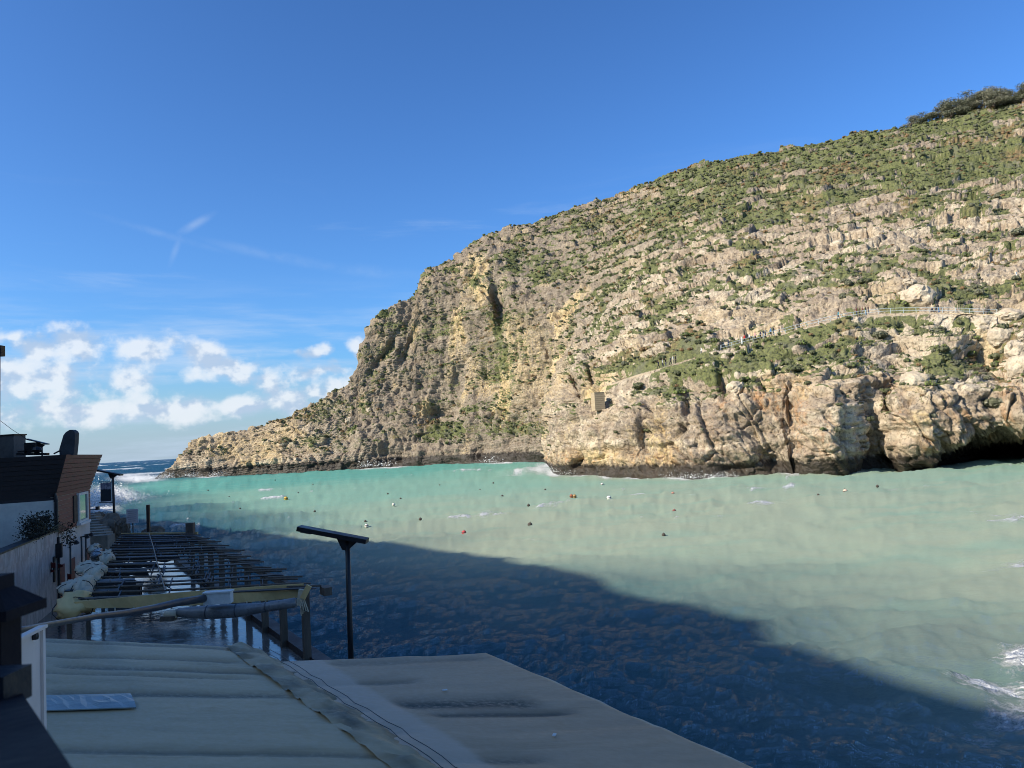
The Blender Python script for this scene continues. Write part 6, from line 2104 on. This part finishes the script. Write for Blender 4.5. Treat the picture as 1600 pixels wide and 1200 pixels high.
def canopy(name, label, corners, grimes, cleans, ridges, m_, nu=90, nv=90, sag=0.05, seed=0):
    """corners far-left, far-right, near-right, near-left in world space"""
    fl, fr_, nr, nl = (np.array(c, float) for c in corners)
    u, v = np.meshgrid(np.linspace(0, 1, nu), np.linspace(0, 1, nv), indexing='ij')
    uu, vv = u[..., None], v[..., None]
    Pc = (fl * (1 - uu) + fr_ * uu) * (1 - vv) + (nl * (1 - uu) + nr * uu) * vv
    L_, W_ = np.linalg.norm(nl - fl), np.linalg.norm(fr_ - fl)
    z = np.zeros_like(u)
    # the cloth dips a little between the cross tubes
    UV3 = np.stack([u * W_ * 0.22, v * L_, 0 * u], -1)
    z += 0.012 * fbm(UV3, 1.6, 3, 0.5, off=62 + seed) - 0.016 * ss(fbm(UV3, 1.5, 2, 0.5, off=64 + seed, ridge=True), 0.55, 0.8)
    z += 0.018 * fbm(Pc, 1.6, 3, off=60 + seed) + 0.010 * fbm(Pc * np.array([1, 3, 1]), 0.7, 2, off=61 + seed)
    grime = np.zeros_like(u)
    for (v0, u0, u1, w, slope, s) in grimes:
        d = (v - v0 - slope * (u - u0)) / w
        along = ss(u, u0 - 0.03, u0 + 0.06) * (1 - ss(u, u1 - 0.08, u1 + 0.03))
        grime = np.maximum(grime, s * np.exp(-d * d * 2) * along)
        z -= 0.05 * np.exp(-d * d) * along
    clean = np.zeros_like(u)
    for (u0, u1, s) in cleans:
        clean = np.maximum(clean, s * ss(u, u0 - 0.01, u0 + 0.01) * (1 - ss(u, u1 - 0.02, u1 + 0.02)))
    edge = np.minimum(np.minimum(u, 1 - u), np.minimum(v, 1 - v))
    z -= 0.10 * np.exp(-(edge / 0.006) ** 2)
    Pc[..., 2] += z
    root = empty(name, tuple((fl + nr) / 2))
    o = grid_mesh('fabric', Pc, m_, {'cu': u * W_, 'cv': v * L_, 'grime': grime, 'clean': clean})
    sol = o.modifiers.new('thick', 'SOLIDIFY')
    sol.thickness = 0.02
    o.parent = root
    o.matrix_parent_inverse = parent_matrix(root).inverted()
    tag(root, label, 'canopy', 'fabric canopies in the foreground')
    return root, Pc


CZ = 4.5
cF = [at(60, 994, z=CZ + 0.05), at(372, 1009, z=CZ + 0.05), at(655, 1203, z=CZ + 0.05), at(60, 1203, z=CZ + 0.05)]
dl_, dr_ = cF[3] - cF[0], cF[2] - cF[1]
cF[3] = cF[0] + dl_ * 1.0 + np.array([0.9, -4.2, 0])
cF[2] = cF[1] + dr_ * 1.55
cF[0] = cF[0] + np.array([-0.9, 0.3, 0.0])
cF[3] = cF[3] + np.array([-1.2, 0, 0])
M_CAN1 = canopy_mat('grey_green_canvas', (0.50, 0.375, 0.21), 1)
M_CAN2 = canopy_mat('grey_canvas', (0.48, 0.335, 0.20), 2)
can1, PC1 = canopy('fabric_canopy', 'grey-green fabric canopy on the left of the foreground', cF,
                   [(0.14, 0.10, 0.95, 0.012, 0.0, 0.55), (0.215, 0.25, 0.98, 0.016, 0.0, 0.7), (0.255, 0.02, 0.9, 0.010, 0.0, 0.5), (0.37, 0.25, 0.97, 0.018, -0.03, 0.75), (0.03, 0.0, 1.0, 0.02, 0, 0.5), (0.60, 0.05, 1.0, 0.012, 0.0, 0.6)], [], 6.5, M_CAN1, 110, 130, 0.006, 1)
cG = [at(395, 1035, z=CZ - 0.03), at(757, 1018, z=CZ - 0.03), at(1185, 1203, z=CZ - 0.03), at(640, 1203, z=CZ - 0.03)]
dl_, dr_ = cG[3] - cG[0], cG[2] - cG[1]
cG[2] = cG[1] + dr_ * 1.55
cG[3] = cG[0] + dl_ * 1.55 + np.array([-0.3, 0, 0])
cG[0] = cG[0] + np.array([-0.12, 0, 0])
can2, PC2 = canopy('fabric_canopy', 'brownish grey fabric canopy on the right, reaching over the water', cG,
                   [(0.19, 0.02, 0.55, 0.02, 0.02, 0.5), (0.34, 0.30, 0.80, 0.040, 0.02, 1.0), (0.40, 0.36, 0.86, 0.018, 0.0, 0.9), (0.36, 0.0, 0.22, 0.022, 0.02, 0.8), (0.47, 0.0, 0.25, 0.025, 0.02, 0.8), (0.28, 0.0, 0.2, 0.02, 0.02, 0.7), (0.05, 0.30, 0.95, 0.03, 0.0, 0.4), (0.60, 0.1, 0.5, 0.02, 0.02, 0.6)],
                   [(0.10, 0.31, 1.0)], 6.0, M_CAN2, 110, 130, 0.006, 3)
# rolled hem cord along the seam between them and along the sea edge
for Pc, k, root, nm in ((PC1, -1, can1, 'seam_hem'), (PC2, -1, can2, 'edge_hem'), (PC1, 0, can1, 'edge_hem')):
    line_ = [Pc[k, j] + np.array([0, 0, 0.05 + 0.012 * math.sin(j * 1.7)]) for j in range(0, Pc.shape[1], 3)]
    MB().tube(line_, 0.045, 6).build(nm, M_CANVAS if nm != 'seam_hem' else M_CAN1, root, True)
for Pc, root in ((PC1, can1), (PC2, can2)):
    MB().tube([Pc[i, 0] + np.array([0, 0, 0.02]) for i in range(0, Pc.shape[0], 3)], 0.04, 6).build('edge_hem', M_CANVAS if root is can2 else M_CAN1, root, True)
# crumpled overlap strip along the seam, with its lacing cords
g = np.random.default_rng(9)
rows_ = []
for j in range(0, PC1.shape[1]):
    a = PC1[-1, j] + np.array([0, 0, 0.11])
    row = []
    for k in range(7):
        w_ = -0.32 + 0.13 * k
        row.append(a + np.array([w_, 0.10 * w_, 0.035 + 0.05 * vnoise(np.array([j * 0.35]), np.array([k * 0.8]), np.array([2.2]))[0] + 0.03 * g.random() - 0.05 * max(0, k - 3)]))
    rows_.append(row)
strip = grid_mesh('overlap_strip', np.array(rows_), canopy_mat('dirty_overlap', (0.45, 0.335, 0.185), 3),
                  {'cu': np.tile(np.arange(7) * 0.13, (len(rows_), 1)), 'cv': np.tile((np.arange(len(rows_)) * 0.09)[:, None], (1, 7)),
                   'grime': np.clip(0.75 * np.array([[vnoise(np.array([j * 0.16]), np.array([k * 0.5]), np.array([7.7]))[0] for k in range(7)] for j in range(len(rows_))]) + 0.2, 0, 1), 'clean': np.zeros((len(rows_), 7))})
strip.parent = can1
strip.matrix_parent_inverse = parent_matrix(can1).inverted()
for w_ in (0.40, 0.58):
    MB().tube([PC1[-1, j] + np.array([w_ + 0.03 * math.sin(j * 0.6), 0, 0.095 + 0.01 * g.random()]) for j in range(2, PC1.shape[1], 4)], 0.006, 5).build('lacing_cord', M_DARK, can1, True)
# blue-grey plastic patch lying on the left canopy
a, b, c, d = (at(x, y, z=CZ + 0.035) for (x, y) in ((62, 1093), (204, 1090), (213, 1112), (62, 1117)))
NN = 16
vs, fs = [], []
for i in range(NN + 1):
    for j in range(5):
        u, v = i / NN, j / 4
        p = (a * (1 - u) + b * u) * (1 - v) + (d * (1 - u) + c * u) * v
        vs.append(p + np.array([0, 0, 0.06 + 0.05 * g.random() * (0 < j < 4)]))
for i in range(NN):
    for j in range(4):
        k = i * 5 + j
        fs.append((k, k + 5, k + 6, k + 1))
pt = MB().add(vs, fs).build('plastic_patch', simple_mat('blue_grey_plastic', (0.24, 0.29, 0.29), 0.35, 0.25, 2.0, bump=0.4, stretch=(0.5, 3, 1)))
pt.modifiers.new('thick', 'SOLIDIFY').thickness = 0.02
tag(pt, 'crumpled blue-grey plastic strip lying on the left canopy', 'plastic strip')
for i, (px, py) in enumerate(((695, 1078), (866, 1148))):
    q = at(px, py, z=CZ + 0.03)
    o = MB().box(q, (0.09, 0.05, 0.01), 0.3 + i).build('paper_scrap', M_WINFRAME)
    tag(o, ['small white scrap on the middle of the right canopy', 'small white scrap near the front of the right canopy'][i], 'scrap', 'white scraps on the canopy')
# tubes that carry the canopies
fr = empty('canopy_frame', tuple(at(560, 1120, z=DECK_Z)))
tag(fr, 'steel tube frame under the fabric canopies', 'frame')
for q in (cG[1], cG[0], cF[0], cG[2], cF[3], cF[2]):
    MB().tube([(q[0] - 0.15, q[1] - 0.2, DECK_Z), (q[0] - 0.15, q[1] - 0.2, CZ - 0.13)], 0.05, 8).build('post', M_STEEL, fr)
for a, b in ((cF[0], cF[1]), (cG[0], cG[1]), (cG[1], cG[2]), (cF[1], cF[2])):
    MB().tube([a - np.array([0, 0.12, 0.14]), b - np.array([0, 0.12, 0.14])], 0.045, 8).build('tube', M_STEEL, fr)

# ---- white partition and the dark balcony railing beside the camera
M_PANEL = simple_mat('white_panel', (0.62, 0.55, 0.50), 0.55, 0.06, 0.8)
pw = empty('white_partition', tuple(at(45, 1150, 7.6)))
tag(pw, 'white partition panel beside the left canopy', 'partition')
e0, e1 = at(63, 984, 8.0), at(5, 1016, 6.72)
dn = np.array([0, 0, -3.6])
th = np.array([-0.08, -0.03, 0])
MB().hexa([e1 + dn, e0 + dn, e0 + dn + th, e1 + dn + th, e1, e0, e0 + th, e1 + th]).build('panel', M_PANEL, pw)
MB().bar(e0 + np.array([0.02, 0.0, 0.02]), e0 + dn + np.array([0.02, 0, 0]), 0.04, 0.04, up=(0, 1, 0)).build('edge_trim', M_PANEL, pw)
MB().bar(e0 + np.array([0.02, 0.02, 0.03]), e1 + np.array([0, 0, 0.03]), 0.08, 0.03).build('top_trim', M_PANEL, pw)
for (x, y) in ((56, 992), (19, 1013)):
    q = at(x, y, 7.75 if x > 30 else 7.0)
    MB().lathe(q + np.array([0.03, -0.06, 0]), [(0.03, -0.03), (0.035, 0), (0.03, 0.03)], 8).build('bolt', M_DARK, pw)
M_BLACK = simple_mat('black_paint', (0.010, 0.010, 0.014), 0.7, 0.2, 4.0, spec=0.1)
br = empty('balcony_railing', tuple(at(-10, 1150, 0.95) - np.array([0, 0, 0.6])))
tag(br, 'dark out-of-focus balcony railing post with a pointed cap', 'railing')
BY = 0.95
k = BY / FPX
c = at(-7, 955, BY)
MB().box(c + np.array([0, 0, 0.0]), (49 * k * 2, 49 * k * 2, 0.012)).build('cap_plate', M_BLACK, br)
q0, q1 = 47 * k, 18 * k
zt = 46 * k
MB().hexa([c + np.array([sx_ * q0, sy * q0, 0.006]) for sx_, sy in ((-1, -1), (1, -1), (1, 1), (-1, 1))] + [c + np.array([sx_ * q1, sy * q1, zt * 0.75]) for sx_, sy in ((-1, -1), (1, -1), (1, 1), (-1, 1))]).build('cap', M_BLACK, br)
MB().box(c + np.array([0, 0, zt * 0.75 + 0.008]), (q1 * 2, q1 * 2, 0.016)).build('cap_knob', M_BLACK, br)
MB().box(c + np.array([0, 0, -0.5]), (24 * k * 2, 24 * k * 2, 0.99)).build('post', M_BLACK, br)
c2 = at(-6, 1075, BY - 0.1)
MB().box(c2, (30 * k * 2, 30 * k * 2, 0.035)).build('collar', simple_mat('blue_black_paint', (0.014, 0.020, 0.028), 0.5, 0.2, spec=0.2), br)
MB().bar(at(-22, 1130, 0.85), at(20, 1330, 0.42), 0.065, 0.05).build('handrail', M_BLACK, br)

# ---- spray where the swell breaks on the far rocks
M_SPRAY, t = new_mat('spray')
finish(t, (0.85, 0.87, 0.88), 0.9)
g = np.random.default_rng(21)
vs, fs = [], []


def spray(px, py, Y, rx, rz, n, size):
    c = at(px, py, Y)
    for _ in range(n):
        d = g.normal(size=3)
        p = c + np.array([d[0] * rx, d[1] * rx, abs(d[2]) ** 0.9 * rz])
        s = size * (0.4 + g.random())
        k = len(vs)
        q = g.normal(size=(4, 3)) * s
        for r_ in q:
            vs.append(p + r_)
        fs.extend([(k, k + 1, k + 2), (k, k + 3, k + 1), (k + 1, k + 3, k + 2), (k, k + 2, k + 3)])


spray(150, 792, 100, 2.0, 1.3, 9000, 0.045)
spray(168, 785, 108, 2.2, 0.6, 4000, 0.045)
for x, y, Y, n in ((235, 748, 352, 260), (262, 747, 351, 300), (300, 745, 346, 200), (340, 744, 341, 160), (575, 729, 325, 200), (600, 728, 323, 160), (770, 724, 296, 160), (862, 738, 178, 200), (885, 742, 172, 120), (1085, 747, 138, 260), (1115, 747, 137, 260), (1135, 746, 136, 160), (1050, 748, 142, 120)):
    spray(x, y, Y, 2.2 if Y > 200 else 1.3, 1.2 if Y > 200 else 0.55, n, 0.10 if Y > 200 else 0.05)
sp_ob = mesh_obj('sea_spray', vs, fs, M_SPRAY)
tag(sp_ob, 'white spray where waves break on the rocks', 'spray', None, 'stuff')
